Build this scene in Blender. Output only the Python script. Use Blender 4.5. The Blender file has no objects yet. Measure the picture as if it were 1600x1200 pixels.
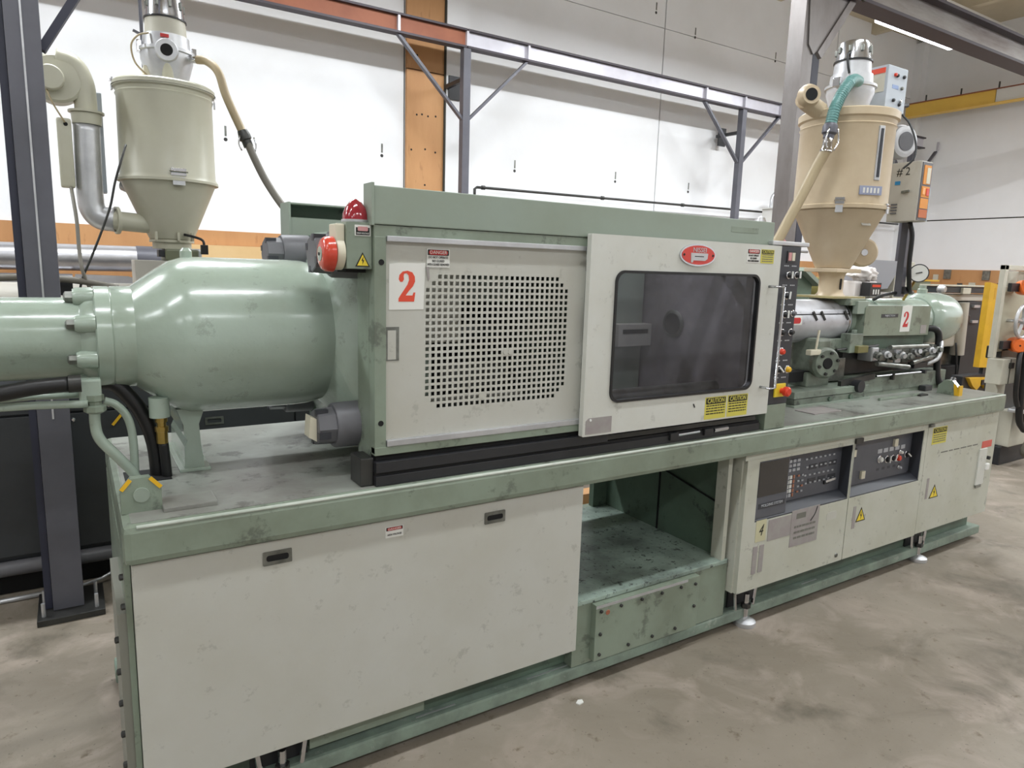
import bpy, bmesh, math, random
from mathutils import Vector, Matrix
random.seed(7)
S = bpy.context.scene
COL = S.collection
PI = math.pi

# ------------------------------------------------------------ camera, world, lights, exposure
cam_d = bpy.data.cameras.new('camera')
cam = bpy.data.objects.new('camera', cam_d); COL.objects.link(cam)
cam_d.sensor_fit = 'HORIZONTAL'; cam_d.sensor_width = 36.0
cam_d.lens = 1082.15 / 1600 * 36.0
cam_d.clip_start = 0.05; cam_d.clip_end = 200
YAW, PITCH, ROLL = 0.567463, 0.16634, -0.030791
fwd = Vector((math.sin(YAW)*math.cos(PITCH), math.cos(YAW)*math.cos(PITCH), -math.sin(PITCH)))
rt0 = Vector((math.cos(YAW), -math.sin(YAW), 0)); dn0 = fwd.cross(rt0)
rt = rt0*math.cos(ROLL) + dn0*math.sin(ROLL)
dn = -rt0*math.sin(ROLL) + dn0*math.cos(ROLL)
m = Matrix((rt, -dn, -fwd)).transposed().to_4x4()
m.translation = Vector((0, 0, 1.6))
cam.matrix_world = m
S.camera = cam

W = bpy.data.worlds.new('world'); S.world = W; W.use_nodes = True
W.node_tree.nodes['Background'].inputs[0].default_value = (1.0, 1.0, 1.0, 1)
W.node_tree.nodes['Background'].inputs[1].default_value = 0.3
S.view_settings.view_transform = 'Standard'; S.view_settings.look = 'None'
S.view_settings.exposure = 0.0; S.view_settings.gamma = 1.0
S.view_settings.use_curve_mapping = False

LAMP_Z = 4.45
ROWS = [(4.8, 84.0), (1.1, 34.0), (-2.6, 27.0)]      # y of each row of strip lights, watts per fixture
FIX_X = [-5.8, -3.1, -0.4, 2.3, 5.0, 7.7, 10.4]
FIX_L = 1.62
for ri, (ry, watt) in enumerate(ROWS):
    for fx in FIX_X:
        if fx > 10 and ri == 0: continue
        ld = bpy.data.lights.new('strip_lamp_light', 'AREA'); ld.shape = 'RECTANGLE'
        ld.size = 1.55; ld.size_y = 0.16; ld.energy = watt*(4.5 if fx > 10 else 1.0); ld.color = (0.93, 0.97, 1.0)  # unseen far-right lamps added and boosted to brighten the right wall
        lo = bpy.data.objects.new('strip_lamp_light', ld); COL.objects.link(lo)
        lo.location = (fx + FIX_L/2, ry, LAMP_Z - 0.075)

# ------------------------------------------------------------ materials
MATS = {}
def srgb(r, g, b):
    f = lambda c: (c/255/12.92) if c/255 <= 0.04045 else ((c/255+0.055)/1.055)**2.4
    return (f(r), f(g), f(b), 1)
def mat(name, col, rough=0.5, metal=0.0, dirt=None, damt=0.0, dscale=3.0, wear=None, wamt=0.0, wscale=30.0, wlo=0.60,
        bump=0.0, bscale=60.0, emit=0, alpha=None, coat=0.0, stretch=None, spec=None):
    if name in MATS: return MATS[name]
    M = bpy.data.materials.new(name); M.use_nodes = True; MATS[name] = M
    nt = M.node_tree; N = nt.nodes; L = nt.links
    b = N['Principled BSDF']
    c = srgb(*col)
    b.inputs['Base Color'].default_value = c
    b.inputs['Roughness'].default_value = rough
    b.inputs['Metallic'].default_value = metal
    if spec is not None: b.inputs['Specular IOR Level'].default_value = spec
    if coat: b.inputs['Coat Weight'].default_value = coat; b.inputs['Coat Roughness'].default_value = 0.15
    if emit:
        b.inputs['Emission Color'].default_value = c; b.inputs['Emission Strength'].default_value = emit
    tc = N.new('ShaderNodeTexCoord'); src = tc.outputs['Object']
    if stretch:
        mp = N.new('ShaderNodeMapping'); mp.inputs['Scale'].default_value = stretch
        L.new(src, mp.inputs['Vector']); src = mp.outputs[0]
    out = None
    def noise(sc, det, lo, hi, rgh=0.6):
        n = N.new('ShaderNodeTexNoise'); n.inputs['Scale'].default_value = sc
        n.inputs['Detail'].default_value = det; n.inputs['Roughness'].default_value = rgh
        L.new(src, n.inputs['Vector'])
        r = N.new('ShaderNodeMapRange'); r.inputs[1].default_value = lo; r.inputs[2].default_value = hi
        L.new(n.outputs['Fac'], r.inputs[0]); return r.outputs[0]
    def mixc(fac, a, bcol, amt):
        mx = N.new('ShaderNodeMix'); mx.data_type = 'RGBA'
        mu = N.new('ShaderNodeMath'); mu.operation = 'MULTIPLY'; mu.inputs[1].default_value = amt
        L.new(fac, mu.inputs[0]); L.new(mu.outputs[0], mx.inputs[0])
        if a is None: mx.inputs[6].default_value = c
        else: L.new(a, mx.inputs[6])
        mx.inputs[7].default_value = srgb(*bcol); return mx.outputs[2]
    if dirt and damt: out = mixc(noise(dscale, 6, 0.38, 0.72), out, dirt, damt)
    if wear and wamt: out = mixc(noise(wscale, 5, wlo, wlo+0.07, 0.7), out, wear, wamt)
    if out is not None: L.new(out, b.inputs['Base Color'])
    if bump:
        n = N.new('ShaderNodeTexNoise'); n.inputs['Scale'].default_value = bscale; n.inputs['Detail'].default_value = 4
        L.new(src, n.inputs['Vector'])
        bp = N.new('ShaderNodeBump'); bp.inputs['Strength'].default_value = bump; bp.inputs['Distance'].default_value = 0.004
        L.new(n.outputs['Fac'], bp.inputs['Height']); L.new(bp.outputs[0], b.inputs['Normal'])
    return M

GREEN = mat('green_machine_paint', (136, 149, 133), 0.40, dirt=(100, 106, 88), damt=0.6, dscale=4, wear=(62, 62, 58), wamt=0.5, wscale=9, wlo=0.57, bump=0.15, bscale=25, coat=0.35)
GREENC = mat('green_cast_paint', (163, 178, 165), 0.25, dirt=(128, 141, 120), damt=0.55, dscale=3, wear=(90, 96, 84), wamt=0.25, wscale=16, bump=0.4, bscale=18, coat=0.6)
GREENH = mat('green_hood_paint', (146, 158, 146), 0.5, dirt=(134, 142, 122), damt=0.5, dscale=2.6, bump=0.1, bscale=30)
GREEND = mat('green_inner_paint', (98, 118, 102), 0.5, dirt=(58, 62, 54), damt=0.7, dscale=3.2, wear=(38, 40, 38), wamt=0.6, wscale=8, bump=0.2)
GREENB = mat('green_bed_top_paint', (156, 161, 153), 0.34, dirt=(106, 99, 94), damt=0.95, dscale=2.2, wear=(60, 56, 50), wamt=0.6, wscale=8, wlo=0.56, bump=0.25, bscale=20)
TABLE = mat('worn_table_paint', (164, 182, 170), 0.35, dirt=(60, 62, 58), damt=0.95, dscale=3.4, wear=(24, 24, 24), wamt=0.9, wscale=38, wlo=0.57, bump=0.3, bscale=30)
RAILG = mat('green_rail_paint', (142, 160, 146), 0.4, dirt=(78, 84, 78), damt=0.7, dscale=7, wear=(190, 192, 184), wamt=0.35, wscale=20)
CREAM = mat('cream_panel_paint', (192, 192, 184), 0.5, dirt=(176, 173, 158), damt=0.45, dscale=3.3, wear=(128, 126, 116), wamt=0.3, wscale=17, bump=0.08, bscale=40)
CREAMD = mat('cream_door_paint', (208, 209, 202), 0.5, dirt=(190, 188, 174), damt=0.4, dscale=5, wear=(120, 118, 108), wamt=0.25, wscale=16)
CREAMC = mat('cream_cabinet_paint', (192, 193, 181), 0.5, dirt=(168, 168, 146), damt=0.5, dscale=4, wear=(96, 94, 84), wamt=0.4, wscale=21)
BEIGE = mat('khaki_hopper_paint', (192, 190, 172), 0.38, dirt=(172, 168, 142), damt=0.5, dscale=3)
BEIGE2 = mat('tan_hopper_paint', (208, 191, 163), 0.4, dirt=(184, 162, 130), damt=0.6, dscale=4, bump=0.15, bscale=22)
BEIGEM = mat('pale_equipment_paint', (200, 197, 182), 0.5, dirt=(160, 156, 140), damt=0.5, dscale=3)
STEEL = mat('polished_steel', (205, 207, 212), 0.2, 1.0, bump=0.1, bscale=30)
ALU = mat('brushed_aluminium', (205, 206, 208), 0.42, 0.7, dirt=(140, 142, 146), damt=0.4, dscale=8, bump=0.25, bscale=16)
DUCTM = mat('crinkled_duct_foil', (206, 206, 210), 0.32, 0.85, dirt=(150, 150, 154), damt=0.4, dscale=5, bump=0.8, bscale=9)
CHROME = mat('chrome', (215, 215, 218), 0.12, 1.0)
DSTEEL = mat('dark_oily_steel', (74, 74, 72), 0.4, 0.6, dirt=(40, 40, 38), damt=0.6, dscale=9)
MIDST = mat('greasy_machined_steel', (140, 142, 136), 0.35, 0.7, dirt=(70, 72, 66), damt=0.8, dscale=14)
BLACK = mat('black_paint', (34, 35, 38), 0.45, dirt=(52, 52, 54), damt=0.5, dscale=5)
BLACKM = mat('charcoal_cabinet_paint', (52, 55, 58), 0.5, dirt=(36, 37, 36), damt=0.6, dscale=3)
RUBBER = mat('black_rubber', (26, 26, 27), 0.4)
DARK = mat('dark_void', (16, 16, 17), 0.8)
SEAM = mat('dark_seam_gap', (60, 58, 50), 0.8)  # dark colour of the joints and seams
GREYP = mat('slate_console_plastic', (88, 90, 97), 0.45, dirt=(72, 74, 80), damt=0.5, dscale=6)
GREYD = mat('dark_console_plastic', (52, 54, 60), 0.45)
NUTG = mat('grey_nut_plastic', (104, 104, 108), 0.45, dirt=(80, 80, 82), damt=0.5, dscale=8)
SCREEN = mat('unlit_screen', (34, 31, 31), 0.15, coat=0.5)
COLM = mat('grey_steel_column', (98, 98, 106), 0.45, 0.2, dirt=(76, 76, 82), damt=0.6, dscale=3)
COLR = mat('scuffed_steel_column', (132, 128, 126), 0.4, 0.35, dirt=(96, 86, 82), damt=0.7, dscale=4, stretch=(1, 1, 0.4))
COLN = mat('navy_grey_post', (44, 46, 62), 0.5)
RAILW = mat('pale_beam_web', (206, 204, 212), 0.4, 0.2, dirt=(150, 146, 150), damt=0.5, dscale=2)
RUST = mat('red_oxide_primer', (158, 96, 68), 0.6, dirt=(120, 66, 48), damt=0.6, dscale=3)
MILL = mat('mill_scale_steel', (150, 146, 142), 0.35, 0.55, dirt=(86, 66, 60), damt=0.85, dscale=2.2, stretch=(0.5, 1, 3))
MILLD = mat('dark_flange_steel', (70, 64, 70), 0.5, 0.3)
YELC = mat('yellow_crane_paint', (250, 208, 96), 0.45, dirt=(216, 172, 70), damt=0.4, dscale=2)
YEL = mat('yellow_guard_paint', (214, 168, 40), 0.45, dirt=(170, 128, 40), damt=0.5, dscale=5)
WHITE = mat('white_paint', (232, 232, 228), 0.5)
PAPER = mat('white_paper', (226, 226, 220), 0.6)
RED = mat('red_sign_ink', (196, 44, 44), 0.5)
ORED = mat('orange_red_ink', (222, 78, 52), 0.5)
BELLR = mat('red_enamel', (206, 66, 44), 0.25, coat=0.5, dirt=(176, 56, 40), damt=0.4, dscale=9)
INK = mat('black_ink', (26, 26, 24), 0.5)
TXT = mat('grey_print', (112, 112, 104), 0.6)
LTXT = mat('light_print', (176, 178, 182), 0.5)
YSIGN = mat('yellow_sign_vinyl', (208, 198, 86), 0.5)
YTRI = mat('yellow_triangle_vinyl', (232, 206, 56), 0.45)
IVORY = mat('ivory_plastic', (214, 208, 186), 0.4)
REDB = mat('red_button_plastic', (222, 66, 42), 0.3)
YELB = mat('amber_button_plastic', (228, 180, 40), 0.3)
ORANGE = mat('orange_cap_plastic', (236, 112, 42), 0.4)
TEAL = mat('teal_hose', (96, 142, 138), 0.4)
HOSE = mat('tan_hose', (172, 156, 124), 0.45)
HOSED = mat('grey_hose', (112, 108, 98), 0.45)
BRASS = mat('brass', (176, 150, 84), 0.3, 0.9)
WOOD = mat('plywood_sheet', (194, 146, 98), 0.6, dirt=(168, 118, 74), damt=0.65, dscale=2.2, stretch=(1.6, 1, 0.35), wear=(120, 70, 36), wamt=0.3, wscale=7)
WOODP = mat('pale_plywood', (222, 190, 140), 0.6, dirt=(200, 160, 104), damt=0.5, dscale=2)
PALB = mat('blue_label', (40, 128, 178), 0.5)
ORPAN = mat('orange_control_panel', (226, 146, 50), 0.45)
ORPAN2 = mat('rust_control_panel', (198, 104, 50), 0.45)
GREYW = mat('grey_enclosure_paint', (176, 184, 192), 0.4)
GREYBX = mat('warm_grey_enclosure', (182, 178, 168), 0.45)
PINK = mat('pink_rag', (206, 150, 150), 0.8)
BAG = mat('crumpled_white_plastic', (222, 216, 212), 0.35)
STICK = mat('grey_sticker', (158, 154, 150), 0.5, dirt=(140, 124, 130), damt=0.5, dscale=20)
TUBE = mat('lit_fluorescent_tube', (246, 250, 255), 0.4, emit=14)

def glass(name, col, alpha_mix, rough=0.05):
    M = bpy.data.materials.new(name); M.use_nodes = True; nt = M.node_tree; N = nt.nodes; L = nt.links
    N.remove(N['Principled BSDF']); o = N['Material Output']
    t = N.new('ShaderNodeBsdfTransparent'); t.inputs[0].default_value = srgb(*col)
    d = N.new('ShaderNodeBsdfDiffuse'); d.inputs[0].default_value = srgb(150, 150, 152)
    g = N.new('ShaderNodeBsdfGlossy'); g.inputs['Roughness'].default_value = rough
    fr = N.new('ShaderNodeFresnel'); fr.inputs[0].default_value = 1.45
    mx = N.new('ShaderNodeMixShader'); mx.inputs[0].default_value = alpha_mix
    n = N.new('ShaderNodeTexNoise'); n.inputs['Scale'].default_value = 9; n.inputs['Detail'].default_value = 8
    tc = N.new('ShaderNodeTexCoord'); L.new(tc.outputs['Object'], n.inputs['Vector'])
    r = N.new('ShaderNodeMapRange'); r.inputs[1].default_value = 0.35; r.inputs[2].default_value = 0.8
    r.inputs[3].default_value = alpha_mix*0.4; r.inputs[4].default_value = alpha_mix*2.0
    L.new(n.outputs['Fac'], r.inputs[0]); L.new(r.outputs[0], mx.inputs[0])
    L.new(t.outputs[0], mx.inputs[1]); L.new(d.outputs[0], mx.inputs[2])
    m2 = N.new('ShaderNodeMixShader'); gm = N.new('ShaderNodeNewGeometry'); iv = N.new('ShaderNodeMath'); iv.operation = 'SUBTRACT'; iv.inputs[0].default_value = 1.0; L.new(gm.outputs['Backfacing'], iv.inputs[1])
    mu = N.new('ShaderNodeMath'); mu.operation = 'MULTIPLY'; L.new(fr.outputs[0], mu.inputs[0]); L.new(iv.outputs[0], mu.inputs[1]); L.new(mu.outputs[0], m2.inputs[0]); L.new(mx.outputs[0], m2.inputs[1]); L.new(g.outputs[0], m2.inputs[2])
    L.new(m2.outputs[0], o.inputs[0]); MATS[name] = M; return M
WINDOW = glass('smoky_acrylic', (212, 211, 216), 0.06)
REDLENS = mat('red_beacon_lens', (150, 34, 46), 0.12, coat=0.8)

# concrete floor
def floor_mat():
    M = bpy.data.materials.new('stained_concrete'); M.use_nodes = True; nt = M.node_tree; N = nt.nodes; L = nt.links
    b = N['Principled BSDF']; tc = N.new('ShaderNodeTexCoord')
    def ns(sc, det, lo, hi, dist=0.0):
        n = N.new('ShaderNodeTexNoise'); n.inputs['Scale'].default_value = sc; n.inputs['Detail'].default_value = det
        n.inputs['Roughness'].default_value = 0.62; n.inputs['Distortion'].default_value = dist
        L.new(tc.outputs['Object'], n.inputs['Vector'])
        r = N.new('ShaderNodeMapRange'); r.inputs[1].default_value = lo; r.inputs[2].default_value = hi
        L.new(n.outputs['Fac'], r.inputs[0]); return r.outputs[0]
    def mx(f, a, c2):
        k = N.new('ShaderNodeMix'); k.data_type = 'RGBA'; L.new(f, k.inputs[0])
        if isinstance(a, tuple): k.inputs[6].default_value = a
        else: L.new(a, k.inputs[6])
        k.inputs[7].default_value = c2; return k.outputs[2]
    o = mx(ns(0.9, 8, 0.36, 0.64, 0.6), srgb(146, 137, 124), srgb(124, 115, 101))
    o = mx(ns(3.0, 9, 0.5, 0.68, 1.0), o, srgb(158, 146, 134))
    o = mx(ns(2.1, 8, 0.55, 0.72, 0.5), o, srgb(94, 88, 76))
    o = mx(ns(13, 6, 0.62, 0.72), o, srgb(104, 92, 76))
    o = mx(ns(60, 3, 0.66, 0.72), o, srgb(88, 82, 72))
    L.new(o, b.inputs['Base Color'])
    rr = ns(2.4, 5, 0.3, 0.7); q = N.new('ShaderNodeMapRange'); q.inputs[3].default_value = 0.42; q.inputs[4].default_value = 0.65
    L.new(rr, q.inputs[0]); L.new(q.outputs[0], b.inputs['Roughness'])
    bp = N.new('ShaderNodeBump'); bp.inputs['Strength'].default_value = 0.15; bp.inputs['Distance'].default_value = 0.01
    L.new(ns(40, 5, 0, 1), bp.inputs['Height']); L.new(bp.outputs[0], b.inputs['Normal'])
    return M
FLOOR = floor_mat()
WALL = mat('white_wall_paint', (240, 241, 243), 0.7, dirt=(214, 212, 208), damt=0.35, dscale=0.8, bump=0.1, bscale=12)
CEIL = mat('insulated_ceiling', (206, 196, 172), 0.8, dirt=(188, 176, 150), damt=0.5, dscale=2)

# ------------------------------------------------------------ mesh building
class MB:
    def __init__(s): s.bm = bmesh.new()
    def _join(s, t, smooth=False):
        if smooth:
            for f in t.faces: f.smooth = True
        me = bpy.data.meshes.new('tmp'); t.to_mesh(me); t.free(); s.bm.from_mesh(me); bpy.data.meshes.remove(me); return s
    def box(s, x0, x1, y0, y1, z0, z1, bev=0.0):
        t = bmesh.new(); bmesh.ops.create_cube(t, size=1)
        for v in t.verts:
            v.co = Vector(((x0+x1)/2 + v.co.x*abs(x1-x0), (y0+y1)/2 + v.co.y*abs(y1-y0), (z0+z1)/2 + v.co.z*abs(z1-z0)))
        if bev: bmesh.ops.bevel(t, geom=t.edges[:], offset=bev, segments=2, profile=0.6, affect='EDGES')
        return s._join(t)
    def obox(s, c, size, rot, bev=0.0):       # oriented box; rot is an Euler tuple
        t = bmesh.new(); bmesh.ops.create_cube(t, size=1)
        from mathutils import Euler
        R = Euler(rot).to_matrix()
        for v in t.verts: v.co = Vector((v.co.x*size[0], v.co.y*size[1], v.co.z*size[2]))
        if bev: bmesh.ops.bevel(t, geom=t.edges[:], offset=bev, segments=2, profile=0.6, affect='EDGES')
        for v in t.verts: v.co = Vector(c) + R @ v.co
        return s._join(t)
    def bar(s, a, b, w, h=None, up=(0, 0, 1)):   # square bar between two points
        a, b = Vector(a), Vector(b); d = (b-a); n = d.length; d.normalize(); h = h or w
        u = Vector(up); sd = d.cross(u)
        if sd.length < 1e-4: sd = d.cross(Vector((0, 1, 0)))
        sd.normalize(); u = sd.cross(d)
        t = bmesh.new(); bmesh.ops.create_cube(t, size=1)
        for v in t.verts: v.co = (a+b)/2 + d*(v.co.x*n) + sd*(v.co.y*w) + u*(v.co.z*h)
        return s._join(t)
    def lathe(s, prof, o, axis='z', seg=40, smooth=True, hollow=False):
        o = Vector(o); A = {'x': (Vector((1, 0, 0)), Vector((0, 1, 0)), Vector((0, 0, 1))), 'y': (Vector((0, 1, 0)), Vector((0, 0, 1)), Vector((1, 0, 0))),
                            'z': (Vector((0, 0, 1)), Vector((1, 0, 0)), Vector((0, 1, 0)))}
        if isinstance(axis, str): ax, u, w = A[axis]
        else:
            ax = Vector(axis).normalized(); u = ax.orthogonal().normalized(); w = ax.cross(u)
        t = bmesh.new(); rings = []
        for (h, r) in prof:
            if r < 1e-6: rings.append([t.verts.new(o + ax*h)])
            else: rings.append([t.verts.new(o + ax*h + (u*math.cos(2*PI*i/seg) + w*math.sin(2*PI*i/seg))*r) for i in range(seg)])
        for a, b in zip(rings, rings[1:]):
            for i in range(seg):
                j = (i+1) % seg
                q = [a[i % len(a)], a[j % len(a)], b[j % len(b)], b[i % len(b)]]
                q2 = []
                for v in q:
                    if v not in q2: q2.append(v)
                if len(q2) >= 3:
                    try: f = t.faces.new(q2); f.smooth = smooth
                    except ValueError: pass
        if not hollow:
            for r_ in (rings[0], rings[-1]):
                if len(r_) > 2:
                    f = t.faces.new(r_); f.smooth = False
        bmesh.ops.recalc_face_normals(t, faces=t.faces[:])
        if smooth:
            bmesh.ops.split_edges(t, edges=[e for e in t.edges if len(e.link_faces) == 2 and e.calc_face_angle(0) > 0.6])
        return s._join(t)
    def cyl(s, a, b, r, seg=20, r2=None):
        a, b = Vector(a), Vector(b)
        return s.lathe([(0, r), ((b-a).length, r if r2 is None else r2)], a, tuple(b-a), seg)
    def tube(s, pts, r, seg=10, sub=6, closed_ends=True):
        P = [Vector(p) for p in pts]
        if sub > 1 and len(P) > 2:
            Q = []; E = [P[0]*2-P[1]] + P + [P[-1]*2-P[-2]]
            for i in range(1, len(E)-2):
                for k in range(sub):
                    tt = k/sub; p0, p1, p2, p3 = E[i-1:i+3]
                    Q.append(0.5*((2*p1) + (p2-p0)*tt + (2*p0-5*p1+4*p2-p3)*tt*tt + (3*p1-p0-3*p2+p3)*tt**3))
            Q.append(P[-1]); P = Q
        t = bmesh.new(); rings = []; u = None
        for i, p in enumerate(P):
            d = (P[min(i+1, len(P)-1)] - P[max(i-1, 0)]).normalized()
            if u is None: u = d.orthogonal().normalized()
            u = (u - d*u.dot(d)).normalized(); w = d.cross(u)
            rr = r[min(i*len(r)//len(P), len(r)-1)] if isinstance(r, (list, tuple)) else r
            rings.append([t.verts.new(p + (u*math.cos(2*PI*k/seg) + w*math.sin(2*PI*k/seg))*rr) for k in range(seg)])
        for a, b in zip(rings, rings[1:]):
            for i in range(seg):
                f = t.faces.new((a[i], a[(i+1) % seg], b[(i+1) % seg], b[i])); f.smooth = True
        t.faces.new(rings[0]); t.faces.new(rings[-1])
        bmesh.ops.recalc_face_normals(t, faces=t.faces[:])
        return s._join(t)
    def prism(s, poly, depth, place):   # poly in 2-D; place(u, v, w) -> point; w runs 0..depth
        t = bmesh.new()
        a = [t.verts.new(place(u, v, 0)) for u, v in poly]; b = [t.verts.new(place(u, v, depth)) for u, v in poly]
        t.faces.new(a); t.faces.new(b[::-1])
        for i in range(len(poly)):
            j = (i+1) % len(poly); t.faces.new((a[i], a[j], b[j], b[i]))
        bmesh.ops.recalc_face_normals(t, faces=t.faces[:])
        return s._join(t)
    def text(s, string, x, z, y, size, ext=0.0006, align='CENTER', sx=1.0, place=None, shear=0.0):
        cu = bpy.data.curves.new('txt', 'FONT'); cu.body = string; cu.size = size; cu.extrude = ext
        cu.align_x = align; cu.align_y = 'CENTER'; cu.resolution_u = 2; cu.shear = shear
        ob = bpy.data.objects.new('txt', cu); COL.objects.link(ob)
        bpy.context.view_layer.update()
        me = bpy.data.meshes.new_from_object(ob.evaluated_get(bpy.context.evaluated_depsgraph_get()))
        for v in me.vertices:
            a, b, c = v.co
            v.co = (x + a*sx, y - c, z + b) if place is None else place(a*sx, b, c)
        s.bm.from_mesh(me); bpy.data.objects.remove(ob); bpy.data.curves.remove(cu); bpy.data.meshes.remove(me); return s
    def build(s, name, material, parent=None, label=None):
        root = parent
        while root is not None and root.parent is not None: root = root.parent
        off = Vector(root.location) if root is not None else Vector((0, 0, 0))
        for v in s.bm.verts: v.co -= off
        me = bpy.data.meshes.new(name); s.bm.to_mesh(me); s.bm.free(); me.materials.append(material)
        o = bpy.data.objects.new(name, me); COL.objects.link(o)
        if parent is not None: o.parent = parent
        if label: o['label'] = label
        return o

def thing(name, loc, label, cat, group=None):
    o = bpy.data.objects.new(name, None); COL.objects.link(o); o.location = loc; o.empty_display_size = 0.1
    o['label'] = label; o['category'] = cat
    if group: o['group'] = group
    return o
def struct(o): o['kind'] = 'structure'; return o
def tag(o, label, cat, group=None):
    o['label'] = label; o['category'] = cat
    if group: o['group'] = group
    return o
def rrect(x0, x1, z0, z1, r, n=6):
    pts = []
    for cx, cz, a0 in ((x1-r, z1-r, 0), (x0+r, z1-r, PI/2), (x0+r, z0+r, PI), (x1-r, z0+r, 1.5*PI)):
        for k in range(n+1): a = a0 + PI/2*k/n; pts.append((cx+r*math.cos(a), cz+r*math.sin(a)))
    return pts
def front(y): return lambda u, v, w: Vector((u, y - w, v))       # sheet facing the aisle, growing towards it
def ring_plate(mb, outer, inner, y0, y1):                        # plate with a hole, both loops same vertex count
    t = bmesh.new(); n = len(outer)
    A = [t.verts.new((u, y0, v)) for u, v in outer]; B = [t.verts.new((u, y0, v)) for u, v in inner]
    C_ = [t.verts.new((u, y1, v)) for u, v in outer]; D = [t.verts.new((u, y1, v)) for u, v in inner]
    for i in range(n):
        j = (i+1) % n
        t.faces.new((A[i], A[j], B[j], B[i])); t.faces.new((C_[i], D[i], D[j], C_[j]))
        t.faces.new((A[i], C_[i], C_[j], A[j])); t.faces.new((B[i], B[j], D[j], D[i]))
    bmesh.ops.recalc_face_normals(t, faces=t.faces[:]); mb._join(t); return mb
def proj_rect(n_loop, x0, x1, z0, z1, inner):                    # rectangle loop matched to an inner rounded loop
    out = []
    cx, cz = (x0+x1)/2, (z0+z1)/2
    m = len(inner)//4
    for q, (px, pz) in enumerate(((x1, z1), (x0, z1), (x0, z0), (x1, z0))):
        for k in range(m): out.append((px, pz))
    return out
def bolts(parent, pts, r=0.007, d=0.006, axis='y', m=None, name='bolt'):
    for p in pts:
        dv = {'y': Vector((0, -d, 0)), 'x': Vector((-d, 0, 0)), 'z': Vector((0, 0, d))}[axis]
        MB().lathe([(0, r), (d*0.8, r), (d, r*0.6)], p, tuple(dv), 8, smooth=False).build(name, m or DSTEEL, parent)
def sign(parent, x0, x1, z0, z1, y, kind, name='danger_label', lines=3):
    """a printed safety label: plate, header band, lettering"""
    w, h = x1-x0, z1-z0
    base = {'danger': PAPER, 'caution': YSIGN}[kind]
    pl = MB().box(x0, x1, y-0.001, y, z0, z1).build(name, base, parent)
    bh = h*0.30 if kind == 'danger' else h*0.27
    MB().prism(rrect(x0+w*0.04, x1-w*0.04, z1-bh-h*0.05, z1-h*0.04, min(bh, w)*0.12, 2), 0.0006, front(y-0.001)).build('header_band', INK, pl)
    if kind == 'danger':
        MB().prism(rrect(x0+w*0.09, x1-w*0.09, z1-bh-h*0.02, z1-h*0.07, bh*0.4, 4), 0.0006, front(y-0.0016)).build('header_oval', RED, pl)
        MB().text('DANGER', (x0+x1)/2, z1-bh/2-h*0.045, y-0.0026, bh*0.85, sx=w*0.72/(bh*0.85*3.9)).build('lettering', PAPER, pl)
    else:
        MB().text('CAUTION', (x0+x1)/2, z1-bh/2-h*0.045, y-0.002, bh*1.1, sx=w*0.82/(bh*1.1*4.6)).build('lettering', YSIGN, pl)
    return pl, w, h
def small_lines(pl, x0, x1, z0, z1, y, rows, m=TXT):
    mb = MB(); h = (z1-z0)/rows
    for i in range(rows):
        z = z1 - h*(i+0.5); x = x0
        while x < x1:
            L_ = min(random.uniform(0.08, 0.2)*(x1-x0), x1-x)
            mb.box(x, x+L_, y-0.0006, y, z-h*0.2, z+h*0.2); x += L_ + (x1-x0)*0.03
    return mb.build('small_print', m, pl)
def tri_sign(parent, cx, z0, w, h, y, name='high_voltage_label'):
    pl = MB().prism([(cx-w/2, z0), (cx+w/2, z0), (cx, z0+h)], 0.001, front(y)).build(name, INK, parent)
    k = 0.12
    MB().prism([(cx-w/2+w*k, z0+h*0.07), (cx+w/2-w*k, z0+h*0.07), (cx, z0+h-h*k*1.3)], 0.0006, front(y-0.001)).build('yellow_field', YTRI, pl)
    MB().prism([(cx+w*0.05, z0+h*0.72), (cx-w*0.10, z0+h*0.40), (cx-w*0.01, z0+h*0.42), (cx-w*0.02, z0+h*0.14), (cx+w*0.10, z0+h*0.47), (cx+w*0.01, z0+h*0.45)],
               0.0005, front(y-0.0016)).build('lightning_bolt', INK, pl)
    return pl
def numeral_two(x0, x1, z0, z1):
    """outline of a bold slab numeral 2 within the box"""
    P = [(0.05,0.0),(0.93,0.0),(1.0,0.30),(0.90,0.30),(0.84,0.20),(0.45,0.20),(0.62,0.34),(0.86,0.50),(0.98,0.66),(0.96,0.82),(0.82,0.95),(0.55,1.0),(0.28,0.97),(0.10,0.86),
         (0.06,0.72),(0.14,0.64),(0.27,0.64),(0.35,0.72),(0.33,0.82),(0.36,0.90),(0.50,0.92),(0.62,0.84),(0.64,0.70),(0.55,0.55),(0.36,0.38),(0.15,0.20),(0.05,0.10)]
    return [(x0+(x1-x0)*u, z0+(z1-z0)*v) for u, v in P]

# ============================================================ THE SETTING
struct(MB().box(-9, 12.7, -6, 7.2, -0.1, 0).build('floor', FLOOR))
cl = struct(MB().box(-9, 12.7, -6, 7.2, 5.66, 5.76).build('ceiling', CEIL))
for i in range(9):
    MB().box(-9+i*2.4+1.0, -9+i*2.4+1.12, -6, 7.1, 5.5, 5.66).build('purlin', CEIL, cl)
for i in range(3):
    MB().box(-9, 12.6, 5.6-i*1.9, 5.64-i*1.9, 5.40, 5.46).build('sprinkler_pipe', WHITE, cl)
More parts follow.
